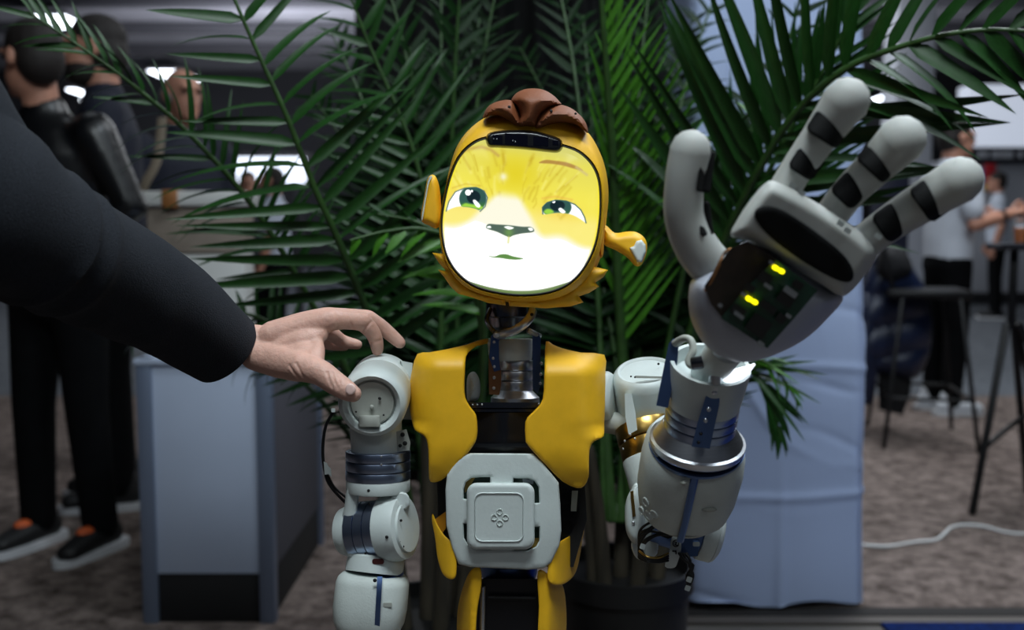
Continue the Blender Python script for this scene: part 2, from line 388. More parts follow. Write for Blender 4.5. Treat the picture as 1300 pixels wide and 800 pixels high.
while x < 1335:
    wd = random.choice((4, 5, 6)); 
    if random.random() < .85: mk('sign_letter', bx(x, 192, x+wd-1.6, 201, dB-.06, .03, bev=.004), lm, band)
    x += wd
mk('back_wall', bx(1180, 206, 1420, 378, dB+.3, .2), M('booth_wall', (176, 180, 190), .6), r)
mk('poster', bx(1250, 208, 1264, 233, dB-.02, .03), M('poster_red', (190, 40, 50), .5), r)
mk('poster', bx(1240, 214, 1249, 236, dB-.02, .03), M('poster_pink', (190, 120, 190), .5), r)
mk('poster', bx(1246, 234, 1262, 242, dB-.02, .03), M('poster_yellow', (210, 170, 60), .5), r)
mk('skirting', bx(1160, 372, 1420, 384, dB, .2), M('booth_dark', (20, 20, 24), .6), r)
c = P(1130, 200, 13)
pil = M('pillar_white', (190, 194, 204), .6)
o = mk('hall_pillar', box((c[0]+.05, c[1], .002), (c[0]+.55, c[1]+.5, 6.2), .02), pil); tag(o, 'pale hall pillar behind the two raised robot fingers', 'pillar')
r = root('display_panel', (P(1125, 250, 9)[0], P(1125, 250, 9)[1], .002), 'dark display panel with coloured marks between robot fingers and man', 'display')
mk('panel', bx(1105, 205, 1152, 345, 9, .06), M('display_dark', (26, 30, 46), .4), r)
mk('panel_mark', bx(1112, 225, 1124, 240, 8.97, .03), M('mark_yellow', (190, 150, 60), .5), r)
mk('panel_mark', bx(1128, 214, 1140, 222, 8.97, .03), M('mark_blue', (70, 90, 160), .5), r)
a = P(1108, 345, 9); mk('panel_foot', box((a[0], a[1], .002), (a[0]+.3, a[1]+.06, a[2]), .01), frm, r)

# ---- left plinth (grey framed)
grey_pan = M('plinth_panel_grey', (172, 184, 206), .6, var=.04, vscale=3, bump=.1, bscale=60)
alu = M('plinth_aluminium', (118, 130, 152), .42, .5)
side_pan = M('plinth_side_panel', (70, 70, 78), .75)
A = F(179, 797); B = F(351, 791); yk = .5*(A[1]+B[1]); zk = .145; zt = P(200, 466, yk)[2]+.02; dp = .74
xl = P(178, 797, yk/cp)[0]; xl = A[0]; xr = B[0]
r = root('plinth', ((xl+xr)/2, yk+dp/2, .004), 'grey panelled plinth with aluminium posts and black base under the sleeve', 'plinth')
pw = .042
for x in (xl, xr-pw):
    for y in (yk, yk+dp-pw): mk('post', box((x, y, .004), (x+pw, y+pw, zt), .003), alu, r)
mk('front_panel', box((xl+pw, yk+.008, zk), (xr-pw, yk+.02, zt-.02), .001), grey_pan, r)
mk('kick_panel', box((xl+pw, yk+.012, .004), (xr-pw, yk+.022, zk-.001), .001), blackm, r)
mk('side_panel', box((xr-.022, yk+pw, zk), (xr-.01, yk+dp-pw, zt-.02), .001), side_pan, r)
mk('kick_panel', box((xr-.026, yk+pw, .004), (xr-.014, yk+dp-pw, zk-.001), .001), blackm, r)
mk('side_panel', box((xl+.01, yk+pw, zk), (xl+.022, yk+dp-pw, zt-.02), .001), side_pan, r)
mk('plinth_top', box((xl-.004, yk-.004, zt-.018), (xr+.004, yk+dp, zt), .003), grey_pan, r)

# ---- draped cloth column right
cloth = M('cloth_pale_blue', (172, 188, 222), .72, bump=.9, bscale=9)
F0 = F(872, 768); F1 = F(1098, 783)
yb = .5*(F0[1]+F1[1]); 
def col_xr(z):  # right edge leans in slightly with height
    return F1[0]+.035-.055*z/1.5
n = 150; m_ = 70; V = []; Fc = []
def colpt(u, z):
    xr_, xl_ = col_xr(z), F0[0]-.02; w_ = xr_-xl_; dpt = .42; rc = .05
    L = [w_, dpt, w_, dpt]; per = 2*(w_+dpt); s = (u % 1)*per
    # rounded rectangle walk
    if s < L[0]: x, y, nx, ny = xl_+s, 0, 0, -1
    elif s < L[0]+dpt: x, y, nx, ny = xr_, s-L[0], 1, 0
    elif s < 2*w_+dpt: x, y, nx, ny = xr_-(s-w_-dpt), dpt, 0, 1
    else: x, y, nx, ny = xl_, dpt-(s-2*w_-dpt), -1, 0
    cx = min(max(x, xl_+rc), xr_-rc); cy = min(max(y, rc), dpt-rc)
    v = np.array([x-cx, y-cy]); l = np.linalg.norm(v)
    if l > 1e-6: x, y = cx+v[0]/l*rc, cy+v[1]/l*rc
    return x, y, nx, ny, u*per
zs = list(np.linspace(0, 1.6, 200))+list(np.linspace(1.63, 3.2, 20)); m_ = len(zs); n = 340
G_ = np.array([colpt(j/n, z)+(z, j/n) for z in zs for j in range(n)]); a_, z_, u_ = G_[:, 4], G_[:, 5], G_[:, 6]
q_ = .007*np.sin(a_*9+.8*z_)+.004*np.sin(a_*21+2*z_)+.004*np.sin(z_*9+a_*3)+.012*np.sin(a_*6+1)*np.clip(.35-z_, 0, 1)/.35
rc_ = random.Random(21)
for i in range(70):                 # short pressed creases and dents
    ca0, cz0, an0, ln0 = rc_.uniform(-.1, 1.9), rc_.uniform(0, 1.6), rc_.choice((0, 0, 1.57, rc_.uniform(0, 3.14))), rc_.uniform(.06, .28)
    da, dz = a_-ca0, z_-cz0; al = da*math.cos(an0)+dz*math.sin(an0); ac = -da*math.sin(an0)+dz*math.cos(an0)+.02*np.sin(al*14)
    q_ += rc_.uniform(-.005, .006)*np.exp(-(al/ln0)**2)*(np.exp(-(ac/.012)**2)+.6*np.exp(-(ac/.045)**2))
af = F(985, 770)[0]-F0[0]+.02; q_ += .012*np.exp(-((a_-af)/.016)**2)*np.clip(1-z_*1.9, 0, 1)
for zf_ in (.34, .70): q_ += .005*np.exp(-((z_-zf_-.012*np.sin(a_*6+zf_*9))/.012)**2)
hem = np.where(z_ == 0, .026+.01*np.sin(u_*40)+.01*np.sin(u_*13+2), 0)
V = np.stack([G_[:, 0]+G_[:, 2]*q_, yb+G_[:, 1]+G_[:, 3]*q_, z_+hem+.004], 1); V[:n, 2] = np.minimum(V[:n, 2], V[n:2*n, 2]+.02); V[n:8*n, 2] = np.maximum(V[n:8*n, 2], np.tile(V[:n, 2], 7)+.0015)
for k in range(m_-1):
    for j in range(n): a = k*n+j; b = k*n+(j+1) % n; Fc.append([a, b, b+n, a+n])
o = mk('draped_column', (V, Fc), cloth, None, 60); tag(o, 'tall column wrapped in pale blue creased cloth behind the raised robot hand', 'draped column')

# ---- white cable on carpet
cw = M('cable_white', (214, 216, 216), .5)
cp_ = [F(1085, 694), F(1110, 697), F(1130, 697), F(1160, 692), F(1188, 689), F(1200, 680), F(1208, 673), F(1225, 670), F(1250, 672), F(1276, 679), F(1300, 681), F(1340, 676)]
cc = spl([q+[0, 0, .010] for q in cp_], 6, False); o = mk('floor_cable', tube(cc, [.0055]*len(cc), 8), cw)
tag(o, 'white cable curving across the brown carpet at the right', 'cable')

# ---- bar stool with jacket
sm = M('stool_black_metal', (12, 12, 14), .45, .3)
fl = [F(1122, 571), F(1243, 577), F(1208, 546)]; fl.append(fl[0]+fl[2]-fl[1])
c = sum(fl)/4; zs_ = .76
r = root('bar_stool', (c[0], c[1], .004), 'black bar stool with thin legs beside the man, jacket hung on it', 'stool')
tops = [c+(q-c)*.62*np.array([1, 1, 0])+[0, 0, zs_] for q in fl]
for q, t in zip(fl, tops): mk('leg', bar(q+[0, 0, .005], t, .012), sm, r)
mk('seat', obox(c+[0, 0, zs_+.02], nrm((fl[1]-fl[0])*[1, 1, 0]), nrm((fl[2]-fl[1])*[1, 1, 0]), [0, 0, 1], (.2, .19, .022), .012), sm, r)
for i in range(4):
    a, b = i, (i+1) % 4; k = .34
    mk('foot_rail', bar(fl[a]*(1-k)+tops[a]*k, fl[b]*(1-k)+tops[b]*k, .009), sm, r)
axr = nrm((fl[1]-fl[0])*[1, 1, 0]); ayr = nrm((fl[2]-fl[1])*[1, 1, 0])
for s in (-1, 1): mk('back_post', bar(c-axr*.17+ayr*.15*s+[0, 0, zs_+.02], c-axr*.23+ayr*.15*s+[0, 0, 1.04], .011), sm, r)
mk('back_rest', bar(c-axr*.23-ayr*.17+[0, 0, 1.03], c-axr*.23+ayr*.17+[0, 0, 1.03], .018), sm, r)
# puffer jacket over the back
puf = M('puffer_navy', (20, 30, 56), .4, var=.2, vscale=12, bump=.3, bscale=40)
jc = c-axr*.24; dj = (jc-CAM)@FW
jr = root('puffer_jacket', (jc[0], jc[1], .45), 'dark navy quilted puffer jacket hanging over the bar stool back', 'jacket')
jo = spl([(1098, 352), (1108, 325), (1128, 312), (1148, 318), (1162, 345), (1176, 370), (1184, 410), (1180, 450), (1166, 478), (1150, 480), (1120, 474), (1100, 470), (1086, 440), (1088, 390)], 5)
quilt = lambda x, y, t: .03*np.abs(np.sin((y+.25*x)/13.0))**.6
pr = lambda t: np.sqrt(np.clip(1-(1-np.minimum(t/26, 1))**2, 0, 1))
mk('jacket_body', sheet(jo, lambda x, y, t: dj-.02-pr(t)*(.07+quilt(x, y, t)), 0, (), 4, (1, 3), back=lambda x, y, t: dj+.05+pr(t)*.1), puf, jr)
mk('hood', pillow(spl([(1112, 345), (1118, 318), (1134, 311), (1152, 322), (1158, 345), (1140, 358), (1124, 358)], 4), dj-.08, .09, 18, 4), M('hood_lining', (10, 11, 16), .8), jr)
mk('sleeve', tube(Pl([(1100, 380, dj-.05), (1098, 430, dj-.06), (1102, 475, dj-.05), (1100, 505, dj-.03)]), [.05, .055, .05, .04], 12), puf, jr)
mk('hanging_scarf', sheet([(1117, 455), (1160, 455), (1156, 500), (1146, 527), (1116, 520), (1114, 490)], lambda x, y, t: dj-.03-.012*np.sin(x/5.0), .03, (), 4), M('scarf_black', (8, 8, 10), .9), jr)

# ---- bar-height table at right edge
dT = 3.84; zt = P(1300, 309, dT)[2]; L1 = F(1234, 655); L2 = F(1298, 626)
tc = np.array([P(1266, 310, dT)[0]+.3, L1[1]+.1, 0])
r = root('bar_table', (tc[0], tc[1], .004), 'black bar table with splayed legs cut by the right edge', 'table')
mk('table_top', cyl(tc+[0, 0, zt-.025], tc+[0, 0, zt], .3, .02, 48), M('table_top_dark', (40, 42, 48), .25), r)
mk('column', bar(tc+[-.22, 0, .72], tc+[-.22, 0, zt-.025], .016), sm, r)
hub = tc+[-.22, 0, .74]
for q in (L1, L2+[.02, 0, 0], L1+[.62, .15, 0], L1+[.6, .5, 0]): mk('leg', bar(q+[0, 0, .006], hub+nrm((q-hub)*[1, 1, 0])*.03, .015), sm, r)
rail = spl([L1*.64+hub*.36+[0, 0, 0], L1*.3+hub*.3+(L2+[.15, 0, 0])*.4+[.05, 0, .15], (L2+[.2, 0, .28])], 6, False)
mk('foot_rail', tube(rail, [.011]*len(rail), 8), sm, r)
gq = P(1296, 309, dT); r = root('drink_glass', (gq[0], gq[1], zt), 'small glass of orange drink on the bar table', 'glass')
mk('glass', lathe([gq[0], gq[1], zt+.001], [gq[0], gq[1], zt+.1], [(0, .02), (.05, .024), (1, .03), (1, .028), (.1, .022)], 20), M('clear_glass', (240, 240, 240), .05, trans=.95), r)
mk('drink', lathe([gq[0], gq[1], zt+.004], [gq[0], gq[1], zt+.06], [(0, .018), (.1, .0225), (1, .0255)], 20), M('orange_drink', (230, 130, 30), .2), r)

# ================================================================== PEOPLE IN THE BACKGROUND
skin_b = M('skin_face', (186, 134, 112), .55, var=.08, vscale=30)
dark_eye = M('eye_dark', (20, 16, 14), .2); lipm = M('lips', (150, 84, 78), .5)
watchm = M('watch_black', (14, 14, 16), .4)
sole_w = M('sole_white', (190, 192, 196), .6); shoe_b = M('shoe_black', (14, 14, 16), .6); shoe_w = M('shoe_white', (200, 204, 210), .5); shoe_o = M('shoe_orange', (190, 84, 36), .6)
def person(label, loc, H, heading, top, legs, hair, shoe, armL=None, armR=None, long=False, hair_kind='short', group='people in the hall', extra=None, stance=.11, vis_legs=True, head_yaw=0, lean=0):
    """standing figure; local x = its right, y = its front"""
    k = H/1.75; base = np.array([loc[0], loc[1], .004]); c, s = math.cos(heading), math.sin(heading)
    def G(q): q = np.atleast_2d(np.asarray(q, float))*k; return np.stack([base[0]+q[:, 0]*c-q[:, 1]*s, base[1]+q[:, 0]*s+q[:, 1]*c, base[2]+q[:, 2]], 1)
    def g1(q): return G(q)[0]
    def T(pts, rad, n=12): return tube(G(pts), [np.array(r)*k if not np.isscalar(r) else r*k for r in rad], n, side=(c, s, 0))
    def B(q, r): 
        v, f = ball((0, 0, 0), r, 14, 10); 
        return G(v+np.asarray(q)), f
    r = root('person', base, label, 'person', group)
    AL = armL or [(-.24, .0, 1.16), (-.25, .06, .92)]; AR = armR or [(.24, 0, 1.16), (.25, .06, .92)]
    # ---- body: head, neck, forearms, hands, one skin
    cy, sy = math.cos(head_yaw), math.sin(head_yaw)
    hd = np.array([0, .035+lean, 1.635])
    def hq(x, y, z): return (hd[0]+x*cy-y*sy, hd[1]+x*sy+y*cy, hd[2]+z)
    def hball(q, rr_):
        v, f = ball((0, 0, 0), rr_, 14, 10); v = v+np.asarray(q); w_ = np.stack([hd[0]+v[:, 0]*cy-v[:, 1]*sy, hd[1]+v[:, 0]*sy+v[:, 1]*cy, hd[2]+v[:, 2]], 1); return G(w_), f
    parts = [hball((0, -.01, .03), (.075, .095, .09)), hball((0, .025, -.045), (.058, .068, .075)), hball((0, .098, -.012), (.013, .018, .026)), hball((0, .085, .03), (.055, .02, .012)),
             hball((.078, -.008, 0), (.012, .02, .032)), hball((-.078, -.008, 0), (.012, .02, .032)), hball((0, .07, -.095), (.026, .022, .02)),
             T([(0, lean*.6-.005, 1.40), (0, lean+.01, 1.6)], [.062, .056])]
    for A_, sx in ((AL, -1), (AR, 1)):
        e, wv = np.array(A_[0]), np.array(A_[1]); dr = nrm(wv-e)
        parts.append(T([e, e*.5+wv*.5, wv], [.043, .042, .03])); parts.append(T([wv, wv+dr*.05, wv+dr*.09], [(.03, .02), (.042, .02), (.038, .016)]))
        _, sd, bd = frame(dr, (0, 0, 1))
        for fi in range(4):
            o_ = sd*(fi-1.5)*.021; parts.append(T([wv+dr*.085+o_, wv+dr*(.125-.006*abs(fi-1.3))+o_+bd*.006, wv+dr*(.165-.01*abs(fi-1.3))+o_+bd*.022], [.0105, .0095, .008], 8))
        parts.append(T([wv+dr*.03+sd*.03, wv+dr*.07+sd*.055, wv+dr*.105+sd*.06], [.013, .011, .009], 8))
    mk('body', voxmesh(parts, .0085*k, 4), skin_b, r, None)
    for sx in (-1, 1): mk('eye', hball((sx*.032, .083, .012), (.011, .008, .007)), dark_eye, r)
    mk('mouth', hball((0, .088, -.05), (.024, .006, .005)), lipm, r)
    # ---- hair
    if hair is not None:
        hs = [hball((0, -.022, .048), (.083, .1, .086))]
        if hair_kind == 'short': hs += [hball((0, -.05, 0), (.08, .07, .085))]
        if hair_kind == 'beard': hs += [hball((0, -.05, -.01), (.084, .075, .09)), hball((0, .03, -.075), (.064, .068, .055))]
        if hair_kind == 'bald': hs = [hball((0, -.05, .0), (.083, .07, .06)), hball((.05, -.02, .0), (.032, .05, .04)), hball((-.05, -.02, 0), (.032, .05, .04))]
        v, f = voxmesh(hs, .009*k, 3)
        if hair_kind != 'bald':
            pass
        mk('hair', (v, f), hair, r, None)
    # ---- top
    sl = 1.0 if long else .55
    tp = [T([(0, 0, .93), (0, .0, 1.05), (0, .005, 1.2), (0, lean*.3, 1.34), (0, lean*.5, 1.42), (0, lean*.6, 1.47)], [(.175, .125), (.172, .13), (.19, .13), (.2, .12), (.15, .095), (.08, .075)], 20)]
    for A_, sx in ((AL, -1), (AR, 1)):
        sh = np.array([sx*.185, lean*.45, 1.40]); e, wv = np.array(A_[0]), np.array(A_[1])
        if long: tp.append(T([sh, e, wv*.93+e*.07], [.075, .06, .046]))
        else: tp.append(T([sh, sh*.3+e*.7], [.078, .066]))
    mk('shirt' if not long else 'jacket', voxmesh(tp, .013*k, 5), top, r, None)
    # ---- trousers, belt line hidden under the shirt
    tr = [T([(0, 0, .98), (0, -.005, .88)], [(.165, .12), (.17, .13)], 16)]
    for sx in (-1, 1): tr.append(T([(sx*.085, 0, .9), (sx*(stance*.5+.045), .012, .5), (sx*stance, -.01, .09)], [.098, .072, .06]))
    mk('trousers', voxmesh(tr, .014*k, 4), legs, r, None)
    for sx in (-1, 1):
        so = voxmesh([T([(sx*stance, -.06, .055), (sx*stance, .06, .055), (sx*(stance+.01), .155, .045)], [(.042, .045), (.046, .042), (.04, .028)]), T([(sx*stance, -.04, .06), (sx*stance, -.03, .12)], [.046, .044])], .008*k, 3)
        sho = mk('shoe', so, shoe, r, None)
        ol = np.array(spl([(-.045, -.1), (.045, -.1), (.05, .05), (.045, .15), (.012, .195), (-.03, .17), (-.05, .06)], 4))
        v = np.concatenate([G(np.c_[ol[:, 0]+sx*stance, ol[:, 1], np.full(len(ol), z)]) for z in (.002, .028)]); n_ = len(ol)
        f = [[i, (i+1) % n_, n_+(i+1) % n_, n_+i] for i in range(n_)]+[list(range(n_))[::-1], list(range(n_, 2*n_))]
        mk('sole', (v, f), sole_w, sho)
        if extra == 'orange': mk('shoe_tongue', B((sx*stance, .06, .088), (.026, .035, .018)), shoe_o, sho)
    return r, g1, G
def at_feet(px, py): return F(px, py)
shirt_w = M('shirt_white', (208, 214, 224), .8, bump=.5, bscale=22); trous = M('trousers_black', (9, 10, 12), .95, var=.2, bump=.3, bscale=30, spec=.1)
hair_d = M('hair_dark', (26, 19, 16), .7, bump=.8, bscale=200); hair_g = M('hair_grey', (134, 132, 130), .7, bump=.6, bscale=200)
leather = M('leather_black', (12, 13, 15), .33, var=.2, vscale=8, bump=.4, bscale=30); navy = M('jacket_navy', (14, 20, 38), .8)
shirt_g = M('shirt_pale', (190, 198, 212), .8, bump=.4, bscale=22); slate = M('jacket_slate', (44, 46, 54), .8)
q = at_feet(1196, 524)
r1, g1, _ = person('man in a white short-sleeved shirt and black trousers beside the bar stool', q, 1.76, math.radians(-84), shirt_w, trous, hair_d, shoe_w,
    armL=[(-.23, .02, 1.14), (-.17, .27, 1.17)], armR=[(.24, .02, 1.13), (.16, .28, 1.19)])
wv = (np.array((.24, .02, 1.13))*.25+np.array((.16, .28, 1.19))*.75); wd = nrm(np.array((-.08, .26, .06)))
mk('wristwatch', lathe(g1(wv-wd*.014), g1(wv+wd*.014), [(0, .036), (.1, .041), (.9, .041), (1, .036)], 18), watchm, r1)
q = at_feet(1262, 405)
person('man in a pale shirt and black trousers cut by the right edge', q, 1.84, math.radians(70), shirt_g, trous, hair_d, shoe_b, armL=[(-.25, -.02, 1.12), (-.24, .05, .88)])
q = .5*(at_feet(40, 700)+at_feet(132, 696))
person('person in a black leather jacket with face turned away at the left edge', q, 1.76, math.radians(162), leather, trous, hair_d, shoe_b, long=True, extra='orange', stance=.13,
    armL=[(-.29, -.02, 1.16), (-.12, .06, 1.02)], armR=[(.3, -.02, 1.15), (.12, .06, 1.02)], head_yaw=math.radians(-100), lean=.05)
q = P(142, 400, 3.98)
r2, g1, _ = person('dark-bearded person in navy with a tan bag strap, facing left', (q[0], q[1]), 1.92, math.radians(110), navy, trous, hair_d, shoe_b, long=True, hair_kind='beard')
strap = M('strap_tan', (120, 108, 92), .7)
st = spl([P(206, 150, 3.84), P(202, 190, 3.8), P(196, 212, 3.78), P(184, 234, 3.78), P(176, 262, 3.8)], 5, False)
mk('bag_strap', tube(st, [(.018, .004)]*len(st), 8, side=(1, 0, 0)), strap, r2)
q = P(232, 400, 4.75); person('grey-haired balding person in navy behind the left palm frond', (q[0], q[1]), 1.84, math.radians(225), navy, trous, hair_g, shoe_b, long=True, hair_kind='bald', lean=.02)
q = P(352, 400, 8.0); person('distant person in a pale shirt below the glowing light box', (q[0], q[1]), 1.60, math.radians(90), shirt_g, trous, hair_d, shoe_b)
q = P(318, 400, 9.2); person('distant person in a slate jacket left of the light box post', (q[0], q[1]), 1.64, math.radians(200), slate, trous, hair_d, shoe_b, long=True)

# ================================================================== PALMS
def leaflet_mesh(k, seg=8):
    """unit leaflet: x along, width 1 (scaled later), V-folded, drooping k"""
    V = []; Fc = []
    for i in range(seg+1):
        t = i/seg
        wd = .5*max(.02, min(1, t/.16+.25)*(1-t**2.6))
        x = t*(1-.25*k*t*t); z = -k*t*t*.9
        V += [(x, -wd, z+.04*wd), (x, 0, z), (x, wd, z+.04*wd)]
    for i in range(seg):
        a = i*3; Fc += [[a, a+1, a+4, a+3], [a+1, a+2, a+5, a+4]]
    return np.array(V), Fc
KS = (.02, .12, .26, .45, .75)
LV = [leaflet_mesh(k) for k in KS]
LM = {}
def leaf_me(ki, mat):
    if (ki, mat.name) not in LM:
        v, f = LV[ki]; 
        me = bpy.data.meshes.new('leaflet'); 
        me.from_pydata(v.tolist(), [], f); me.materials.append(mat)
        for p in me.polygons: p.use_smooth = True
        LM[(ki, mat.name)] = me
    return LM[(ki, mat.name)]
class Palm:
    def __init__(s, label, base):
        s.root = root('potted_palm', base, label, 'palm', 'potted palms behind the robot'); s.base = np.array(base); s.stuffV = []; s.stuffF = []; s.nv = 0; s.count = 0
    def frond(s, pts, L, n, mat, ang=(70, 30), lw=.016, droop=(1, 2), single=True, sides=(1, -1), t0=.3, rr0=.007, roll=0, jit=6, face=None, taper=.45, smat=None):
        p = spl(Pl(pts), 10, False); m = len(p)
        rad = [rr0*(1-.8*i/(m-1)) for i in range(m)]
        fr = mk('frond', tube(p, rad, 8), smat or stemm, s.root, None); fo = WL[fr.name]
        seg = np.r_[0, np.cumsum(np.linalg.norm(np.diff(p, axis=0), axis=1))]; seg /= seg[-1]
        for i in range(n):
            for sd in sides:
                t = t0+(1-t0)*(i+.5+random.uniform(-.15, .15))/n; t = min(t, .995)
                c = np.array([np.interp(t, seg, p[:, a]) for a in range(3)]); c2 = np.array([np.interp(min(t+.02, 1), seg, p[:, a]) for a in range(3)]); c1 = np.array([np.interp(t-.02, seg, p[:, a]) for a in range(3)])
                T = nrm(c2-c1); view = nrm(c-CAM) if face is None else np.asarray(face)
                Bv = nrm(np.cross(view, T)); Nv = np.cross(Bv, T); a_ = math.radians(roll); Bv = Bv*math.cos(a_)+Nv*math.sin(a_)
                u = (t-t0)/(1-t0); an = math.radians(ang[0]+(ang[1]-ang[0])*u+random.uniform(-jit, jit))
                X = nrm(T*math.cos(an)+sd*Bv*math.sin(an)+Nv*random.uniform(-.12, .12))
                ln = L*(.62+.38*math.sin(math.pi*min(1, u*1.3+.15)))*(1-(1-taper)*max(0, u-.5)*2)*random.uniform(.88, 1.1)
                w_ = lw*random.uniform(.8, 1.15)*(.7+.3*(1-u))
                ki = random.choice(range(droop[0], droop[1]+1))
                # local z: partly world up (so it droops), partly the frond normal (so the blade faces out)
                up = np.array([0, 0, 1.])
                Zv = up-X*np.dot(up, X); fz = np.linalg.norm(Zv)
                Nf = Nv-X*np.dot(Nv, X); Nf = nrm(Nf)*(-1 if np.dot(Nf, view) > 0 else 1)
                blend = {0: .2, 1: .35, 2: .6, 3: .85, 4: 1.}[ki]
                Zv = nrm(Zv*blend+Nf*(1-blend)*.9+np.random.uniform(-.15, .15, 3)); Zv = nrm(Zv-X*np.dot(Zv, X)); Y = np.cross(Zv, X)
                if single and s.count < 300:
                    o = bpy.data.objects.new('leaflet', leaf_me(ki, mat)); COL.objects.link(o); o.parent = fr
                    Mx = Matrix(((X[0]*ln, Y[0]*w_, Zv[0]*ln, c[0]-fo[0]), (X[1]*ln, Y[1]*w_, Zv[1]*ln, c[1]-fo[1]), (X[2]*ln, Y[2]*w_, Zv[2]*ln, c[2]-fo[2]), (0, 0, 0, 1)))
                    o.matrix_basis = Mx; s.count += 1
                else:
                    v, f = LV[ki]; V = c+v[:, :1]*X*ln+v[:, 1:2]*Y*w_+v[:, 2:]*Zv*ln
                    s.stuffV.append(V); s.stuffF += [[q+s.nv for q in g] for g in f]; s.nv += len(V)
    def finish(s, mat):
        if s.stuffV: mk('leaflets', (np.concatenate(s.stuffV), s.stuffF), mat, s.root, None, recalc=False, kind='stuff', label='many further leaflets deeper in the palm, coloured dark for shade')
def pot(pl, c, rt, h):
    c = np.asarray(c, float)
    mk('pot', lathe(c+[0, 0, .005], c+[0, 0, h], [(0, rt*.78), (.02, rt*.8), (.9, rt*.97), (.9, rt*1.03), (1, rt*1.03), (1, rt*.95), (.93, rt*.93)], 48), potm, pl.root)
    mk('soil', lathe(c+[0, 0, h*.86], c+[0, 0, h*.9], [(0, rt*.9), (.6, rt*.92), (1, rt*.8)], 40), soilm, pl.root)
    rnd = random.Random(3)
    for i in range(9):
        a = rnd.uniform(0, 6.28); rr_ = rnd.uniform(.1, .55)*rt; q = c+[rr_*math.cos(a), rr_*math.sin(a), h*.88]; top = q+[rr_*math.cos(a)*.8, rr_*math.sin(a)*.6, rnd.uniform(.28, .5)]
        mk('stalk', tube(spl([q, (q+top)/2+[.005, 0, 0], top], 4, False), np.linspace(.017, .009, 9), 10), trunkm, pl.root, None)
cR = P(792, 735, 2.0); cR = np.array([cR[0], cR[1], 0]); cL = P(545, 775, 1.85); cL = np.array([cL[0], cL[1], 0])
palmR = Palm('potted palm in black pot right of the robot, fronds reaching over its raised hand', cR)
palmL = Palm('potted palm behind the robot at the left, long frond above the sleeve', cL)
pot(palmR, cR, .135, .43); pot(palmL, cL, .135, .40)
# left palm, fronds seen clearly
palmL.frond([(520, 640, 1.85), (490, 470, 1.72), (440, 330, 1.58), (400, 240, 1.52), (365, 150, 1.48), (322, 55, 1.45), (292, -15, 1.43), (262, -100, 1.42)], .25, 23, leaf, ang=(76, 58), lw=.021, droop=(0, 2), t0=.3, rr0=.0075, taper=.7, jit=4)
palmL.frond([(515, 640, 1.85), (440, 470, 1.8), (340, 290, 1.7), (250, 180, 1.62), (165, 105, 1.56), (100, 58, 1.53), (35, 15, 1.5)], .16, 26, leaf, ang=(62, 25), lw=.013, droop=(1, 3), t0=.42, taper=.8)
palmL.frond([(600, 640, 1.85), (615, 420, 1.68), (585, 318, 1.58), (540, 292, 1.53), (490, 294, 1.5), (445, 305, 1.48)], .118, 10, leaf_b, ang=(70, 35), lw=.02, droop=(1, 2), t0=.52, sides=(-1,), jit=3)
palmL.frond([(600, 640, 1.87), (612, 430, 1.72), (580, 322, 1.62), (535, 285, 1.58), (480, 272, 1.55)], .14, 7, leaf, ang=(45, 15), lw=.012, droop=(1, 2), t0=.55, sides=(1,))
palmL.frond([(520, 640, 1.86), (450, 520, 1.8), (395, 478, 1.78), (350, 470, 1.78), (318, 478, 1.78)], .085, 9, leaf, ang=(60, 25), lw=.011, droop=(2, 4), t0=.45)
palmL.frond([(515, 650, 1.87), (400, 500, 2.0), (300, 425, 2.08), (220, 418, 2.1), (165, 440, 2.1)], .12, 12, leaf, ang=(50, 20), lw=.013, droop=(2, 4), t0=.5)
palmL.frond([(520, 640, 1.88), (440, 500, 1.88), (350, 415, 1.9), (290, 395, 1.92), (235, 390, 1.92)], .125, 14, leaf, ang=(72, 40), lw=.014, droop=(0, 1), t0=.4)
palmL.frond([(540, 640, 1.85), (560, 400, 1.85), (530, 210, 1.82), (470, 60, 1.78), (430, -40, 1.74)], .26, 24, leaf, ang=(60, 45), lw=.02, droop=(0, 2), t0=.25)
# right palm
palmR.frond([(800, 640, 1.95), (786, 380, 1.85), (778, 200, 1.75), (770, 90, 1.7), (762, -20, 1.66), (755, -90, 1.64)], .27, 30, leaf_b, ang=(38, 34), lw=.012, droop=(0, 1), t0=.3, rr0=.011, sides=(1,), jit=2)
palmR.frond([(800, 640, 1.97), (790, 380, 1.88), (785, 200, 1.8), (782, 90, 1.76), (780, -20, 1.72), (776, -90, 1.7)], .2, 14, leaf_b, ang=(20, 12), lw=.013, droop=(0, 1), t0=.35, rr0=.009, sides=(1, -1), jit=3)
palmR.frond([(815, 640, 1.98), (880, 400, 1.92), (938, 235, 1.86), (985, 105, 1.8), (1015, 0, 1.76), (1030, -80, 1.74)], .17, 20, leaf_shade, ang=(66, 45), lw=.017, droop=(0, 2), t0=.3)
palmR.frond([(820, 640, 1.96), (890, 380, 1.8), (975, 195, 1.6), (1055, 100, 1.48), (1150, 57, 1.4), (1250, 38, 1.34), (1360, 45, 1.3)], .33, 24, leaf, ang=(54, 44), lw=.027, droop=(0, 2), t0=.4, rr0=.009, jit=4, taper=.7)
palmR.frond([(818, 640, 2.0), (900, 380, 1.9), (985, 200, 1.75), (1045, 90, 1.66), (1090, 0, 1.6), (1120, -70, 1.58)], .27, 22, leaf, ang=(34, 22), lw=.018, droop=(0, 1), t0=.38)
palmR.frond([(815, 640, 1.95), (880, 520, 1.85), (930, 466, 1.8), (955, 470, 1.78), (978, 505, 1.77), (992, 560, 1.77)], .17, 13, leaf, ang=(34, 12), lw=.014, droop=(1, 2), t0=.5)
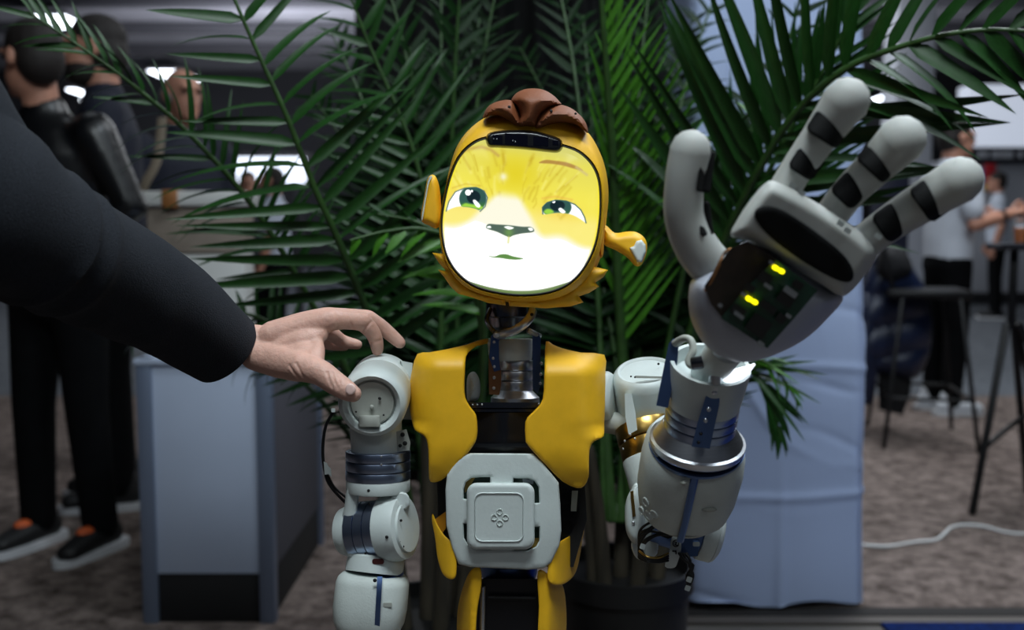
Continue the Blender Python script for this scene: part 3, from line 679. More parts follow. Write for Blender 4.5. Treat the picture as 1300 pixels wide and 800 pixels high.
palmR.frond([(815, 640, 1.95), (895, 500, 1.82), (945, 455, 1.76), (985, 470, 1.74), (1015, 515, 1.74)], .1, 7, leaf_b, ang=(40, 12), lw=.01, droop=(1, 3), t0=.6)
palmR.frond([(815, 640, 1.95), (860, 380, 1.8), (915, 190, 1.66), (945, 150, 1.62), (965, 140, 1.6)], .1, 7, leaf_b, ang=(120, 100), lw=.013, droop=(2, 4), t0=.72)
# deeper fronds, joined leaflets
R_ = random.Random(11)
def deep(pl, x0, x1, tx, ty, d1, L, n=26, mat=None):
    pl.frond([(x0, 660, 1.95), (x0*.75+tx*.25, 660*.6+ty*.4-30, 2.0), (x0*.4+tx*.6, 660*.25+ty*.75-25, (2+d1)/2), (tx, ty, d1)], L, n, leaf_shade, ang=(68, 35), lw=.019, droop=(0, 2), single=False, t0=.2, roll=R_.uniform(-25, 25))
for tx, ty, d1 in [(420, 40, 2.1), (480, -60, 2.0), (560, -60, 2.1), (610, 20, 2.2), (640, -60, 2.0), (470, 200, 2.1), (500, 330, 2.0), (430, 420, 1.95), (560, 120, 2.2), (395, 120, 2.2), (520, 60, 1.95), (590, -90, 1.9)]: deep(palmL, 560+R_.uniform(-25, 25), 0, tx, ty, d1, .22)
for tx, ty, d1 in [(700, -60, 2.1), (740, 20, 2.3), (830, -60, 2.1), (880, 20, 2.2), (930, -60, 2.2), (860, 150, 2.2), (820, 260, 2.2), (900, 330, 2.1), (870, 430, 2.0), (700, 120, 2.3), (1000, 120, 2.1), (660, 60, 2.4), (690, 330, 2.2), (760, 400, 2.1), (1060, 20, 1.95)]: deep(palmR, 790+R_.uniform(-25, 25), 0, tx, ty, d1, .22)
palmL.finish(leaf_shade); palmR.finish(leaf_shade)

# ================================================================== ROBOT
rb = root('humanoid_robot', (P(650, 700, 1.06)[0], P(650, 700, 1.06)[1], .004), 'child-sized white and yellow humanoid robot with glowing animal face, raising one hand', 'robot')
def dots(par, lst, mat=chipm, name='screw'):
    for px, py, d, r in lst: mk(name, ball(P(px, py, d), (S(r, d), S(r, d)*.6, S(r, d)), 10, 6), mat, par)
# ---------- head
z1 = lambda pts: Z(2.5, 500, 90, pts)
scr = spl(z1([(292, 214), (243, 236), (206, 276), (181, 332), (163, 400), (152, 470), (154, 530), (169, 590), (202, 642), (254, 682), (322, 703), (400, 712), (478, 706), (538, 686), (583, 652), (618, 602), (641, 545), (653, 478), (656, 405), (650, 345), (630, 298), (592, 260), (545, 240), (470, 224), (380, 213)]), 8)
out = spl(z1([(300, 144), (240, 185), (200, 240), (178, 305), (164, 370), (150, 440), (143, 500), (150, 560), (163, 610), (195, 665), (245, 702), (320, 725), (400, 738), (490, 735), (560, 712), (612, 672), (647, 612), (664, 545), (672, 470), (678, 400), (672, 330), (652, 262), (613, 195), (560, 155), (480, 130), (390, 125)]), 8)
cen = np.array(z1([(405, 455)])[0])
NA = 160
def byang(L, n=NA):
    v = L-cen; a = np.arctan2(v[:, 1], v[:, 0]); r_ = np.hypot(v[:, 0], v[:, 1]); o_ = np.argsort(a); a = a[o_]; r_ = r_[o_]
    A_ = np.linspace(-math.pi, math.pi, n, endpoint=False); return np.interp(A_, np.r_[a-2*math.pi, a, a+2*math.pi], np.r_[r_, r_, r_]), A_
rs, A_ = byang(scr); ro, _ = byang(out)
def ringpx(r_, dx=0, dy=0): return cen[0]+dx+r_*np.cos(A_), cen[1]+dy+r_*np.sin(A_)
rings = []
for r_, d, dx, dy in [(rs*.93, .985, 0, 0), (rs*1.0, .978, 0, 0), (rs+1.0, .9675, 0, 0), (rs+2.4, .9655, 0, 0), (rs*.55+ro*.45+1, .969, 0, 0), (rs*.25+ro*.75, .980, 0, 0), (ro*.985, .997, 0, 0), (ro, 1.015, 0, 0), (ro*.985, 1.04, 3, -1), (ro*.92, 1.07, 6, -2), (ro*.76, 1.105, 8, -3), (ro*.5, 1.128, 9, -3), (ro*.2, 1.137, 9, -3)]:
    x, y = ringpx(r_, dx, dy); rings.append(P(x, y, d))
V = np.concatenate(rings); Fc = []
for i in range(len(rings)-1):
    for j in range(NA): k = (j+1) % NA; Fc.append([i*NA+j, i*NA+k, (i+1)*NA+k, (i+1)*NA+j])
Fc.append([(len(rings)-1)*NA+j for j in range(NA)])
head = mk('head_shell', (V, Fc), yellow, rb, 40, 'rounded yellow head shell')
# screen seam gasket
x, y = ringpx(rs*.994); x2, y2 = ringpx(rs+.4); x3, y3 = ringpx(rs*.98)
V = np.concatenate([P(x3, y3, .975), P(x, y, .9645), P(x2, y2, .9648), P(x2, y2, .975)]); Fc = [[i*NA+j, i*NA+(j+1) % NA, (i+1)*NA+(j+1) % NA, (i+1)*NA+j] for i in range(3) for j in range(NA)]
mk('screen_gasket', (V, Fc), blackm, head)
# face picture on the screen (what the display shows, as emitted colour)
NR, NT = 170, 640
rsf, Af = byang(scr, NT)
rr_, aa = np.meshgrid(np.linspace(0, 1, NR+1), np.arange(NT), indexing='ij')
fx = cen[0]+rr_*.996*rsf[aa]*np.cos(Af[aa]); fy = cen[1]+rr_*.996*rsf[aa]*np.sin(Af[aa])
X = fx.ravel(); Y = fy.ravel(); PT = np.stack([X, Y], 1)
def sm(t): t = np.clip(t, 0, 1); return t*t*(3-2*t)
def mix(C, col, a): return C*(1-a[:, None])+np.asarray(col, float)[None]*a[:, None]
zf = lambda pts: np.array(Z(5.335, 550, 160, pts)); zm = lambda pts: np.array(Z(4.643, 550, 270, pts))
ch, sh_ = math.cos(math.radians(8)), math.sin(math.radians(8))
U = (X-648)*ch+(Y-262)*sh_; Vv = -(X-648)*sh_+(Y-262)*ch        # face-aligned axes
C = np.zeros((len(X), 3)); t = (Vv+85)/85
C[:] = np.array([216, 212, 120]); C = mix(C, (234, 224, 92), sm((Vv+84)/26)); C = mix(C, (246, 234, 88), sm((Vv+55)/40)); C = mix(C, (252, 238, 128), sm((Vv+8)/20))
C = mix(C, (228, 208, 34), .8*np.exp(-(U/34)**2)*np.exp(-((Vv+42)/26)**2))
C = mix(C, (250, 214, 96), .7*np.exp(-((np.abs(U)-62)/26)**2)*np.exp(-((Vv+2)/12)**2))
def line(pts, wdt):
    pts = np.asarray(pts); D = np.full(len(X), 1e9)
    for a, b in zip(pts[:-1], pts[1:]):
        ab = b-a; tt = np.clip(((PT-a)@ab)/(ab@ab+1e-9), 0, 1); D = np.minimum(D, np.linalg.norm(PT-a-tt[:, None]*ab, axis=1))
    return np.exp(-(D/wdt)**2)
def poly(pts, soft=.6, smooth=6):
    L = spl(pts, smooth) if smooth else np.asarray(pts); D = seg_dist(PT, [L]); D = np.where(inside(PT, [L]), D, -D); return sm(D/soft*.5+.5)
rf = random.Random(5)
for i in range(70):            # fur strokes on the forehead
    x0 = rf.uniform(-82, 82); y0 = rf.uniform(-72, -14); ln = rf.uniform(12, 30); sl = x0/110+rf.uniform(-.15, .15)
    if abs(x0) < 14: continue
    a = np.array([x0, y0]); b = a+np.array([sl*ln*-.9, ln*.8]); m_ = (a+b)/2+[rf.uniform(-2, 2), 0]
    L = np.array([(648+p_[0]*ch-p_[1]*sh_, 262+p_[0]*sh_+p_[1]*ch) for p_ in (a, m_, b)])
    C = mix(C, (196, 166, 40) if rf.random() < .6 else (255, 248, 150), rf.uniform(.15, .42)*line(L, rf.uniform(1.0, 2.6)))
for L, wd in (([(165, 205), (205, 172), (250, 153), (330, 142), (390, 160), (440, 200)], 2.4),): C = mix(C, (196, 160, 84), .7*line(zf(L), wd))
C = mix(C, (178, 134, 66), .9*poly(zf([(718, 250), (760, 230), (830, 236), (900, 246), (970, 272), (1012, 302), (950, 288), (880, 268), (800, 256)]), 1.2))
C = mix(C, (214, 196, 130), .8*line(zf([(970, 280), (1040, 330)]), 2))
C = mix(C, (255, 252, 232), .97*sm((14+(Vv+24)*.75-np.abs(U+5))/14)*sm((Vv+22)/16))                       # pale bridge of the muzzle
C = mix(C, (255, 255, 255), .7*np.exp(-(np.hypot(U+14, Vv+36)/5)**2))
C = mix(C, (255, 255, 244), sm((Vv-20-.0009*U*U+3*np.sin(U/9))/14)); C = mix(C, (255, 255, 255), sm((Vv-34)/14))
C = mix(C, (255, 236, 40), .75*sm((rr_.ravel()-.955)/.04)*sm((70-Vv)/40)*sm((Vv+60)/30))
# eyes
teal = (44, 82, 84)
el = spl(zf([(90, 572), (108, 512), (150, 448), (210, 422), (290, 417), (342, 440), (366, 484), (352, 540), (322, 572), (290, 560), (235, 548), (170, 546), (120, 560)]), 5)
er = spl(zf([(742, 596), (741, 552), (772, 520), (830, 504), (900, 509), (960, 533), (1000, 570), (1024, 618), (1034, 655), (1000, 634), (950, 606), (880, 588), (800, 590)]), 5)
for eye, ic, ir in ((el, (268, 492), (92, 88)), (er, (836, 550), (100, 72))):
    e = poly(eye, 1.2, 0); C = mix(C, (255, 255, 252), e)
    c_ = zf([ic])[0]; q = np.hypot((X-c_[0])/(ir[0]/5.335), (Y-c_[1])/(ir[1]/5.335)); ii = e*sm((1-q)*8+.5)
    C = mix(C, (52, 92, 84), ii); C = mix(C, (70, 132, 50), ii*.8*sm((Y-c_[1]-2)/9)*sm((q-.3)/.4)); C = mix(C, (22, 40, 46), ii*sm((.5-np.hypot((X-c_[0]-1)/(ir[0]/5.335), (Y-c_[1]+2)/(ir[1]/5.335)))*9+.5))
C = mix(C, (170, 228, 70), .9*poly(zf([(190, 546), (215, 524), (250, 528), (330, 545), (325, 565), (250, 552)]), 1.5)*poly(el, 1, 0))
C = mix(C, (170, 228, 70), .9*poly(zf([(750, 580), (770, 562), (800, 566), (815, 585), (770, 596)]), 1.5))
hi = [((236, 451), 20), ((262, 441), 8), ((816, 512), 11)]
for c_, r_ in hi: c_ = zf([c_])[0]; C = mix(C, (255, 255, 255), sm((r_/5.335-np.hypot(X-c_[0], Y-c_[1]))*1.2+.5))
C = mix(C, (255, 255, 255), poly(zf([(268, 508), (285, 500), (318, 535), (312, 552), (290, 545)]), 1)); C = mix(C, (255, 255, 255), poly(zf([(848, 562), (866, 554), (896, 580), (880, 592), (856, 580)]), 1))
C = mix(C, teal, .8*line(zf([(88, 576), (106, 512), (150, 446), (212, 421), (290, 416), (344, 440), (367, 486), (352, 545), (318, 578)]), .75))
C = mix(C, teal, .85*line(zf([(742, 596), (740, 552), (772, 519), (830, 503), (900, 508), (960, 532), (1000, 569), (1025, 618), (1035, 656)]), .8))
C = mix(C, (210, 170, 60), .4*line(zf([(130, 420), (220, 392), (320, 405)]), 1.2)); C = mix(C, (236, 176, 80), .4*line(zf([(740, 490), (830, 478), (940, 500)]), 1.6))
# nose and mouth
ns = poly(zf([(358, 684), (376, 664), (430, 667), (510, 672), (600, 682), (658, 684), (682, 702), (672, 719), (600, 728), (545, 740), (515, 752), (482, 740), (430, 716), (372, 698)]), 1)
C = mix(C, (84, 104, 92), ns); C = mix(C, (116, 160, 84), ns*.8*np.exp(-(np.hypot((X-zf([(512, 722)])[0][0])/6, (Y-zf([(512, 722)])[0][1])/6))**2))
for q in ([(480, 684), (510, 678), (546, 690), (515, 702)], [(362, 682), (385, 676), (392, 690), (370, 692)], [(642, 692), (668, 690), (676, 706), (655, 710)]): C = mix(C, (250, 255, 250), poly(zf(q), 1))
C = mix(C, (226, 226, 120), .6*line(zf([(512, 752), (508, 790)]), 1.4))
C = mix(C, (98, 142, 74), poly(zm([(330, 257), (362, 259), (396, 247), (432, 246), (470, 258), (530, 271), (490, 277), (440, 274), (395, 267), (355, 264)]), .9))
C = mix(C, (112, 136, 84), sm((Y-zm([(0, 445)])[0][1]-.0028*(X-660)**2*-1-2.0)/2.0)*sm((rr_.ravel()-.93)/.04))
L_ = lin(C); L_ = L_*np.where(C.min(1) > 235, 1.5, 1.0)[:, None]
dfc = .9635+.010*rr_.ravel()**2-.0115
V = P(X, Y, dfc+.010); Fc = [[i*NT+j, i*NT+(j+1) % NT, (i+1)*NT+(j+1) % NT, (i+1)*NT+j] for i in range(NR) for j in range(NT)]
fm = M('face_display', (4, 4, 4), .12, coat=0, spec=.35)
nt = fm.node_tree; at = nt.nodes.new('ShaderNodeAttribute'); at.attribute_name = 'picture'; nt.links.new(at.outputs['Color'], nt.nodes['Principled BSDF'].inputs['Emission Color']); nt.nodes['Principled BSDF'].inputs['Emission Strength'].default_value = 1.0
face = mk('face_screen', (V, Fc), fm, head, None, 'glowing screen showing a yellow and white animal face', recalc=False)
ca = face.data.color_attributes.new('picture', 'FLOAT_COLOR', 'POINT'); ca.data.foreach_set('color', np.c_[L_, np.ones(len(L_))].ravel().astype(np.float32))
# sensor bar
zs3 = lambda pts: Z(7.647, 600, 105, pts)
vis = mk('sensor_bar', pillow(spl(zs3([(125, 560), (130, 515), (175, 478), (300, 460), (440, 456), (600, 466), (740, 500), (845, 540), (880, 590), (868, 650), (820, 682), (720, 676), (600, 662), (440, 646), (250, 634), (155, 625)]), 4), .972, .0145, 5, 2.5, None, (.4, 1, 1.8, 2.8, 4, 5)), blackp, head, 40, 'glossy black sensor bar on the forehead')
for x0, y0, x1, y1 in ((195, 505, 290, 600), (315, 490, 535, 600), (590, 520, 735, 610), (775, 560, 835, 605)):
    mk('sensor_window', sheet([zs3([(x0, y0)])[0], zs3([(x1, y0+18*(x1-x0)/200)])[0], zs3([(x1, y1+12*(x1-x0)/200)])[0], zs3([(x0, y1)])[0]], lambda x, y, t: .9568, .002, (), 5, ()), lensm, vis)
dots(vis, [(*zs3([q])[0], .9565, 1.0) for q in ((205, 545), (235, 548), (390, 565), (415, 575))], tinm, 'sensor_led')
# hair tuft: three swept lobes
hz = lambda pts: spl(zs3(pts), 5)
hair_o = mk('hair_tuft', join(
    pillow(hz([(104, 345), (118, 280), (170, 215), (270, 175), (370, 170), (425, 215), (465, 320), (480, 405), (420, 425), (345, 375), (250, 325), (180, 318)]), .979, .026, 15, 3, .05, (.5, 1.5, 3, 5)),
    pillow(hz([(375, 175), (420, 105), (500, 65), (590, 55), (690, 70), (780, 120), (845, 185), (858, 212), (760, 245), (680, 310), (640, 380), (620, 430), (540, 432), (440, 420), (450, 310), (420, 225)]), .979, .032, 20, 3, .06, (.5, 1.5, 3, 5)),
    pillow(hz([(600, 440), (612, 365), (680, 270), (780, 212), (880, 218), (980, 262), (1070, 345), (1110, 420), (1117, 490), (1040, 430), (960, 395), (860, 388), (760, 402), (690, 432), (650, 450)]), .979, .027, 16, 3, .05, (.5, 1.5, 3, 5))), brown, head, 50, 'brown moulded hair tuft')
dots(hair_o, [(*zs3([(355, 236)])[0], .9545, 2), (*zs3([(762, 276)])[0], .9535, 2), (*zs3([(1000, 300)])[0], .956, 1.6)], blackm, 'screw_hole')
# ears
ear = mk('ear', pillow(spl(z1([(120, 330), (106, 345), (96, 400), (86, 470), (110, 490), (138, 500), (152, 470), (150, 420), (145, 370), (134, 337)]), 4), 1.02, .012, 8, 3), yellow, head, 50)
mk('ear_lining', pillow(spl(z1([(118, 333), (108, 348), (98, 402), (87, 468), (92, 472), (103, 410), (112, 360), (122, 338)]), 3), 1.011, .004, 3, 2), white, ear, 50)
ear = mk('ear', pillow(spl(z1([(660, 488), (676, 492), (702, 514), (740, 510), (770, 512), (797, 532), (804, 565), (790, 610), (768, 620), (740, 592), (705, 570), (665, 548)]), 4), 1.03, .02, 9, 3), yellow, head, 50)
mk('ear_lining', pillow(z1([(748, 562), (762, 556), (770, 540), (786, 536), (799, 552), (800, 575), (787, 608), (772, 606), (760, 585)]), 1.0095, .004, 3, 2), white, ear, 50)
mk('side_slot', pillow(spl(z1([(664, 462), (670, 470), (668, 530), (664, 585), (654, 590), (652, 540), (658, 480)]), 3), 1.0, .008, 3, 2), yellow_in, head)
# chin fringes
lf = z1([(122, 577), (148, 580), (162, 580), (182, 622), (215, 664), (262, 695), (352, 716), (355, 745), (300, 737), (250, 720), (205, 708), (185, 690), (178, 682), (160, 655), (140, 632), (165, 634), (143, 610)])
rg = z1([(618, 624), (640, 622), (680, 632), (665, 655), (640, 672), (652, 685), (620, 705), (588, 716), (602, 735), (560, 748), (480, 754), (366, 747), (362, 718), (450, 722), (540, 698), (590, 664)])
mk('chin_fringe', pillow(lf, .997, .012, 8, 3, .01), yellow, head, 50); mk('chin_fringe', pillow(rg, .997, .014, 8, 3, .01), yellow, head, 50)

# ---------- neck
zn = lambda pts: Z(4.706, 570, 370, pts)
def nx(zx, zy, d): return P(*zn([(zx, zy)])[0], d)
def npx(w_): return S(w_/4.706, 1.07)
dn = 1.07
neck = mk('neck_rings', join(*[cyl(nx(402, y0, dn), nx(402, y1, dn), npx(100), .06, 40) for y0, y1 in ((410, 470), (473, 530), (533, 590))]), steel, rb, 40, 'stacked steel neck rings')
mk('neck_cup', cyl(nx(365, 285, dn), nx(368, 412, dn), npx(136), .06, 40, r2=npx(128)), white, neck, 40, 'white neck cup')
mk('neck_flange', lathe(nx(395, 588, dn), nx(395, 668, dn), [(0, npx(100)), (.1, npx(108)), (.5, npx(138)), (.55, npx(145)), (1, npx(147))], 44), steel, neck)
lbk = mk('neck_bracket', sheet(zn([(250, 268), (272, 245), (300, 245), (312, 275), (298, 300), (300, 400), (312, 480), (312, 560), (300, 620), (240, 615), (236, 400), (245, 330)]), lambda x, y, t: 1.035+.0*x, .006, (), 4, (1,)), copper, neck)
mk('bracket_cover', sheet(zn([(252, 266), (272, 247), (299, 247), (310, 275), (298, 300), (299, 410), (308, 470), (270, 480), (240, 395), (246, 330)]), lambda x, y, t: 1.0335, .0014, (), 4, (1,)), blue, neck)
dots(lbk, [(*zn([q])[0], 1.034, 2.2) for q in ((270, 303), (264, 400), (270, 450), (270, 515), (268, 578))], steel)
rbk = mk('neck_bracket', sheet(zn([(498, 270), (505, 235), (535, 250), (548, 280), (548, 560), (530, 610), (500, 580)]), lambda x, y, t: 1.045, .008, (), 4, (1,)), blue, neck)
dots(rbk, [(*zn([q])[0], 1.044, 2.0) for q in ((552, 430), (548, 495), (545, 550))], steel)
mk('hinge_pin', cyl(nx(470, 232, 1.04), nx(545, 270, 1.05), npx(16), .2, 14), steel, neck)
# tilted head ring
hr = mk('head_bearing', lathe(nx(345, 240, 1.07), nx(345, 60, 1.07), [(0, npx(70)), (.15, npx(112)), (.45, npx(118)), (.5, npx(128)), (.95, npx(125)), (1, npx(105))], 40), dsteel, rb)
arc = [nx(285, 262, 1.035), nx(330, 255, 1.025), nx(395, 232, 1.02), nx(455, 190, 1.022), nx(490, 145, 1.03), nx(502, 112, 1.04)]
arc = spl(arc, 5, False); mk('tilt_arm', tube(arc, [(npx(16), npx(26))]*len(arc), 14, side=(0, 1, 0)), steel, hr)
mk('tilt_arm', tube(spl([nx(245, 110, 1.05), nx(225, 170, 1.04), nx(250, 220, 1.04), nx(285, 250, 1.04)], 5, False), [(npx(14), npx(18))]*16, 12), dsteel, hr)
dots(hr, [(*zn([(495, 138)])[0], 1.017, 2.2)], blackm, 'bolt'); dots(hr, [(*zn([(283, 262)])[0], 1.027, 4.2)], steel, 'bolt')

# ---------- torso
zc = lambda pts: Z(2.9625, 400, 370, pts); zb = lambda pts: Z(3.25, 400, 560, pts)
tor = mk('torso_frame', sheet([(596, 512), (690, 512), (712, 560), (742, 610), (745, 660), (728, 720), (580, 718), (556, 660), (555, 610), (580, 560)], lambda x, y, t: 1.03+0*x, .09, (), 12, (1,)), blackm, rb)
mk('chest_panel', sheet([(598, 524), (682, 524), (686, 578), (690, 588), (590, 588), (597, 575)], lambda x, y, t: 1.012+.00025*np.abs(x-640)+.012*np.exp(-((y-562)/2.5)**2)*0, .03, (), 5, (1.5,)), blackp, tor)
mk('chest_panel_lip', sheet([(600, 563), (684, 563), (686, 568), (600, 568)], lambda x, y, t: 1.009, .004, (), 5, ()), blackp, tor)
mk('chest_panel_lip', sheet([(592, 579), (688, 579), (690, 588), (590, 588)], lambda x, y, t: 1.008, .004, (), 5, ()), blackp, tor)
deck = mk('neck_deck', join(sheet([(594, 511), (686, 511), (684, 518), (598, 518)], lambda x, y, t: 1.012, .09, (), 6, (1,)), sheet([(597, 519.5), (685, 519.5), (682, 523), (600, 523)], lambda x, y, t: 1.014, .08, (), 6, ())), dsteel, tor, label='dark metal deck under the neck')
dots(deck, [(600, 514, 1.011, 1.2), (606, 514, 1.011, 1.2), (612, 514, 1.011, 1.2), (684, 513, 1.011, 1.2)], steel)
mk('side_cushion', pillow(spl(zn([(110, 650), (105, 560), (115, 500), (150, 480), (180, 520), (188, 580), (178, 640), (140, 660)]), 4), 1.06, .02, 14, 4), white, tor)
pl_l = zc([(385, 235), (430, 229), (480, 220), (530, 210), (572, 200), (610, 186), (650, 177), (648, 196), (612, 205), (585, 222), (568, 245), (564, 300), (562, 380), (572, 415), (590, 442), (606, 465), (611, 510), (608, 552), (592, 585), (545, 645), (490, 700), (462, 716), (440, 718), (429, 705), (427, 640), (425, 590), (418, 558), (405, 540), (375, 522), (362, 480), (354, 420), (356, 350), (366, 290)])
pl_r = zc([(868, 188), (895, 200), (930, 214), (1000, 230), (1088, 238), (1092, 300), (1091, 400), (1088, 500), (1086, 545), (1062, 558), (1042, 572), (1032, 600), (1030, 650), (1028, 700), (1012, 732), (985, 740), (930, 715), (870, 655), (802, 582), (791, 555), (791, 490), (810, 462), (835, 438), (856, 405), (861, 340), (864, 260)])
def dl(x, y, t):
    d = .988+0*x
    u = np.clip((558-x)/40, 0, 1); d = d+.05*(1-np.sqrt(1-np.minimum(u, .985)**2))*np.clip((560-y)/25, .35, 1)
    u = np.clip((470-y)/32, 0, 1.2); d = d+.030*u*u
    d = d+.0012*np.clip(x-592, 0, 60)*np.clip((452-y)/8, 0, 1)
    d = d+.012*np.clip((y-560)/50, 0, 1)**2+.003*np.sin(np.clip((y-530)/60, 0, 1)*math.pi)*np.clip((570-x)/40, 0, 1)
    return d+.0025*np.clip(1-t/2.2, 0, 1)**2
def dr_(x, y, t):
    d = .985+0*x
    u = np.clip((x-728)/42, 0, 1); d = d+.05*(1-np.sqrt(1-np.minimum(u, .985)**2))*np.clip((565-y)/25, .35, 1)
    u = np.clip((478-y)/36, 0, 1.2); d = d+.034*u*u
    d = d+.012*np.clip((y-565)/50, 0, 1)**2+.003*np.sin(np.clip((y-535)/60, 0, 1)*math.pi)*np.clip((x-715)/35, 0, 1)
    return d+.0025*np.clip(1-t/2.2, 0, 1)**2
mk('chest_plate', sheet(spl(pl_l, 2), dl, .0045, (), 4, (.8, 2.2)), yellow, rb, 45, 'yellow chest plate beside the held shoulder')
mk('chest_plate', sheet(spl(pl_r, 2), dr_, .0045, (), 4, (.8, 2.2)), yellow, rb, 45, 'yellow chest plate beside the raised arm')
# belly
bo = zb([(600, 62), (640, 50), (900, 52), (940, 90), (1005, 172), (1012, 260), (1016, 370), (1008, 430), (975, 500), (945, 525), (880, 531), (640, 520), (592, 508), (565, 440), (542, 350), (538, 200), (545, 140)])
slots = [zb([(613, 238), (613, 200), (622, 170), (645, 153), (680, 149), (722, 149), (722, 174), (672, 174), (645, 182), (632, 205), (630, 240)]),
         zb([(818, 153), (880, 155), (905, 165), (922, 190), (925, 255), (903, 256), (901, 215), (892, 192), (870, 182), (818, 180)]),
         zb([(903, 355), (925, 355), (925, 410), (912, 435), (880, 450), (820, 450), (820, 445), (868, 444), (892, 435), (902, 410)]),
         zb([(613, 341), (630, 341), (631, 400), (640, 422), (662, 437), (722, 441), (722, 446), (660, 443), (630, 425), (615, 400)])]
bfn = lambda x, y, t: .985+.0000012*(x-640)**2+.0000006*(y-640)**2+.0022*np.clip(1-t/2.0, 0, 1)**2
belly = mk('belly_plate', sheet(bo, bfn, .012, slots, 5, (.7, 1.9)), white, rb, 45, 'white belly plate with slotted square')
mk('belly_board', sheet(zb([(605, 145), (930, 145), (930, 455), (605, 455)]), lambda x, y, t: 1.002+0*x, .004, (), 12, ()), pcb, belly)
for q in ([(616, 155), (660, 152), (640, 185), (618, 215)], [(905, 400), (925, 400), (922, 440), (890, 448)]): mk('board_tab', sheet(zb(q), lambda x, y, t: 1.0, .002, (), 6, ()), gold, belly)
mk('board_label', sheet(zb([(856, 156), (902, 160), (900, 178), (858, 176)]), lambda x, y, t: 1.0, .002, (), 6, ()), tinm, belly)
pad = mk('belly_pad', pillow(rr(*zb([(766, 310)])[0], 86, 85, 13), .985, .0075, 4, 4, .001, (.5, 1.5, 3)), white, belly, 60)
hole = rr(*zb([(759, 315)])[0], 59, 59, 8.5)
mk('pad_ridge', pillow(rr(*zb([(759, 315)])[0], 63.5, 63.5, 10), .9776, .0017, 2.0, 3, 0, (.5, 1), holes=[hole]), white, pad, 60)
ec = zb([(762, 316)])[0]
for dx, dy in ((0, -7.2), (7.2, 0), (0, 7.2), (-7.2, 0)):
    mk('emblem_ring', pillow(ellp(ec[0]+dx, ec[1]+dy, 4.3, 4.3, n=20), .9777, .0016, 1.4, 2, 0, (.6,), holes=[ellp(ec[0]+dx, ec[1]+dy, 2.6, 2.6, n=14)]), white2, pad, 60)
# hip guards
def guard(outl, x0, sgn, cur, lab):
    mk('hip_guard', sheet(spl(zb(outl), 4), lambda x, y, t: .995+cur*np.clip(sgn*(x-x0), 0, 60)**1.5+.0015*np.clip(1-t/2, 0, 1)**2+.00035*np.clip(660-y, 0, 60), .004, (), 4, (.8, 2)), yellow, rb, 50, lab)
guard([(486, 300), (482, 330), (495, 400), (505, 480), (525, 545), (555, 570), (580, 560), (584, 500), (575, 445), (560, 415), (530, 385), (505, 345)], 575, -1, .00022, 'yellow hip guard, held-shoulder side')
guard([(1112, 300), (1105, 350), (1060, 385), (1010, 415), (980, 440), (965, 490), (958, 560), (972, 588), (1010, 595), (1050, 575), (1080, 530), (1100, 430), (1112, 350)], 700, 1, .0003, 'yellow hip guard, raised-arm side')
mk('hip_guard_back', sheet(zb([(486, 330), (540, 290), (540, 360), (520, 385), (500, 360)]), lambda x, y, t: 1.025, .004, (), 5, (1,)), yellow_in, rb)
mk('side_frame', sheet(zb([(1016, 190), (1085, 200), (1090, 300), (1060, 380), (1016, 400)]), lambda x, y, t: 1.03, .02, (), 8, (1,)), blackp, tor)
mk('side_module', sheet(zb([(1060, 205), (1085, 205), (1078, 290), (1055, 290)]), lambda x, y, t: 1.024, .004, (), 6, (1,)), greyp, tor)
# waist, pelvis, thighs
waist = mk('waist_ring', lathe(P(*zb([(800, 500)])[0], 1.06), P(*zb([(800, 580)])[0], 1.06), [(0, S(36, 1.06)), (.5, S(36, 1.06)), (.85, S(33, 1.06)), (1, S(25, 1.06))], 40), blue, rb)
mk('pelvis', sheet([(610, 735), (684, 735), (688, 770), (690, 860), (604, 860), (606, 770)], lambda x, y, t: 1.02+0*x, .06, (), 10, (1.5, 3)), blackp, rb)
mk('pelvis_rod', cyl(P(613, 745, 1.012), P(612, 815, 1.012), S(3.6, 1.0), .1, 14), steel, rb)
mk('pelvis_bar', cyl(P(620, 759, 1.014), P(680, 760, 1.014), S(2.5, 1.0), .1, 12), blackm, rb)
for ol, x0, sg in (([(610, 722), (598, 724), (588, 745), (581, 775), (580, 815), (583, 870), (606, 870), (604, 815), (606, 775), (611, 745)], 600, -1), ([(683, 725), (700, 732), (714, 742), (719, 775), (718, 815), (712, 870), (690, 870), (683, 815), (684, 770)], 695, 1)):
    mk('thigh_shell', sheet(spl(ol, 4), lambda x, y, t: 1.0+.0009*np.clip(sg*(x-x0), 0, 40)**1.3+.0015*np.clip(1-t/2, 0, 1)**2, .005, (), 5, (.8, 2)), yellow, rb, 50)
for sg in (-1, 1):        # legs below the picture
    hp = P(650, 860, 1.05)+np.array([sg*.045, 0, 0]); kn = np.array([hp[0]+sg*.01, hp[1]+.01, .36]); an = np.array([hp[0]+sg*.015, hp[1]+.03, .07])
    mk('thigh', tube(spl([hp-[0, 0, .03], (hp+kn)/2, kn], 4, False), np.linspace(.036, .033, 9), 18), white, rb, None)
    mk('knee_joint', cyl(kn-[.04, 0, 0], kn+[.04, 0, 0], .036, .15, 24), steel, rb)
    mk('shin', tube(spl([kn, (kn+an)/2-[0, .006, 0], an], 4, False), np.linspace(.036, .028, 9), 18), white, rb, None)
    mk('foot', box((an[0]-.04, an[1]-.11, .005), (an[0]+.04, an[1]+.06, .06), .018), blackm, rb)

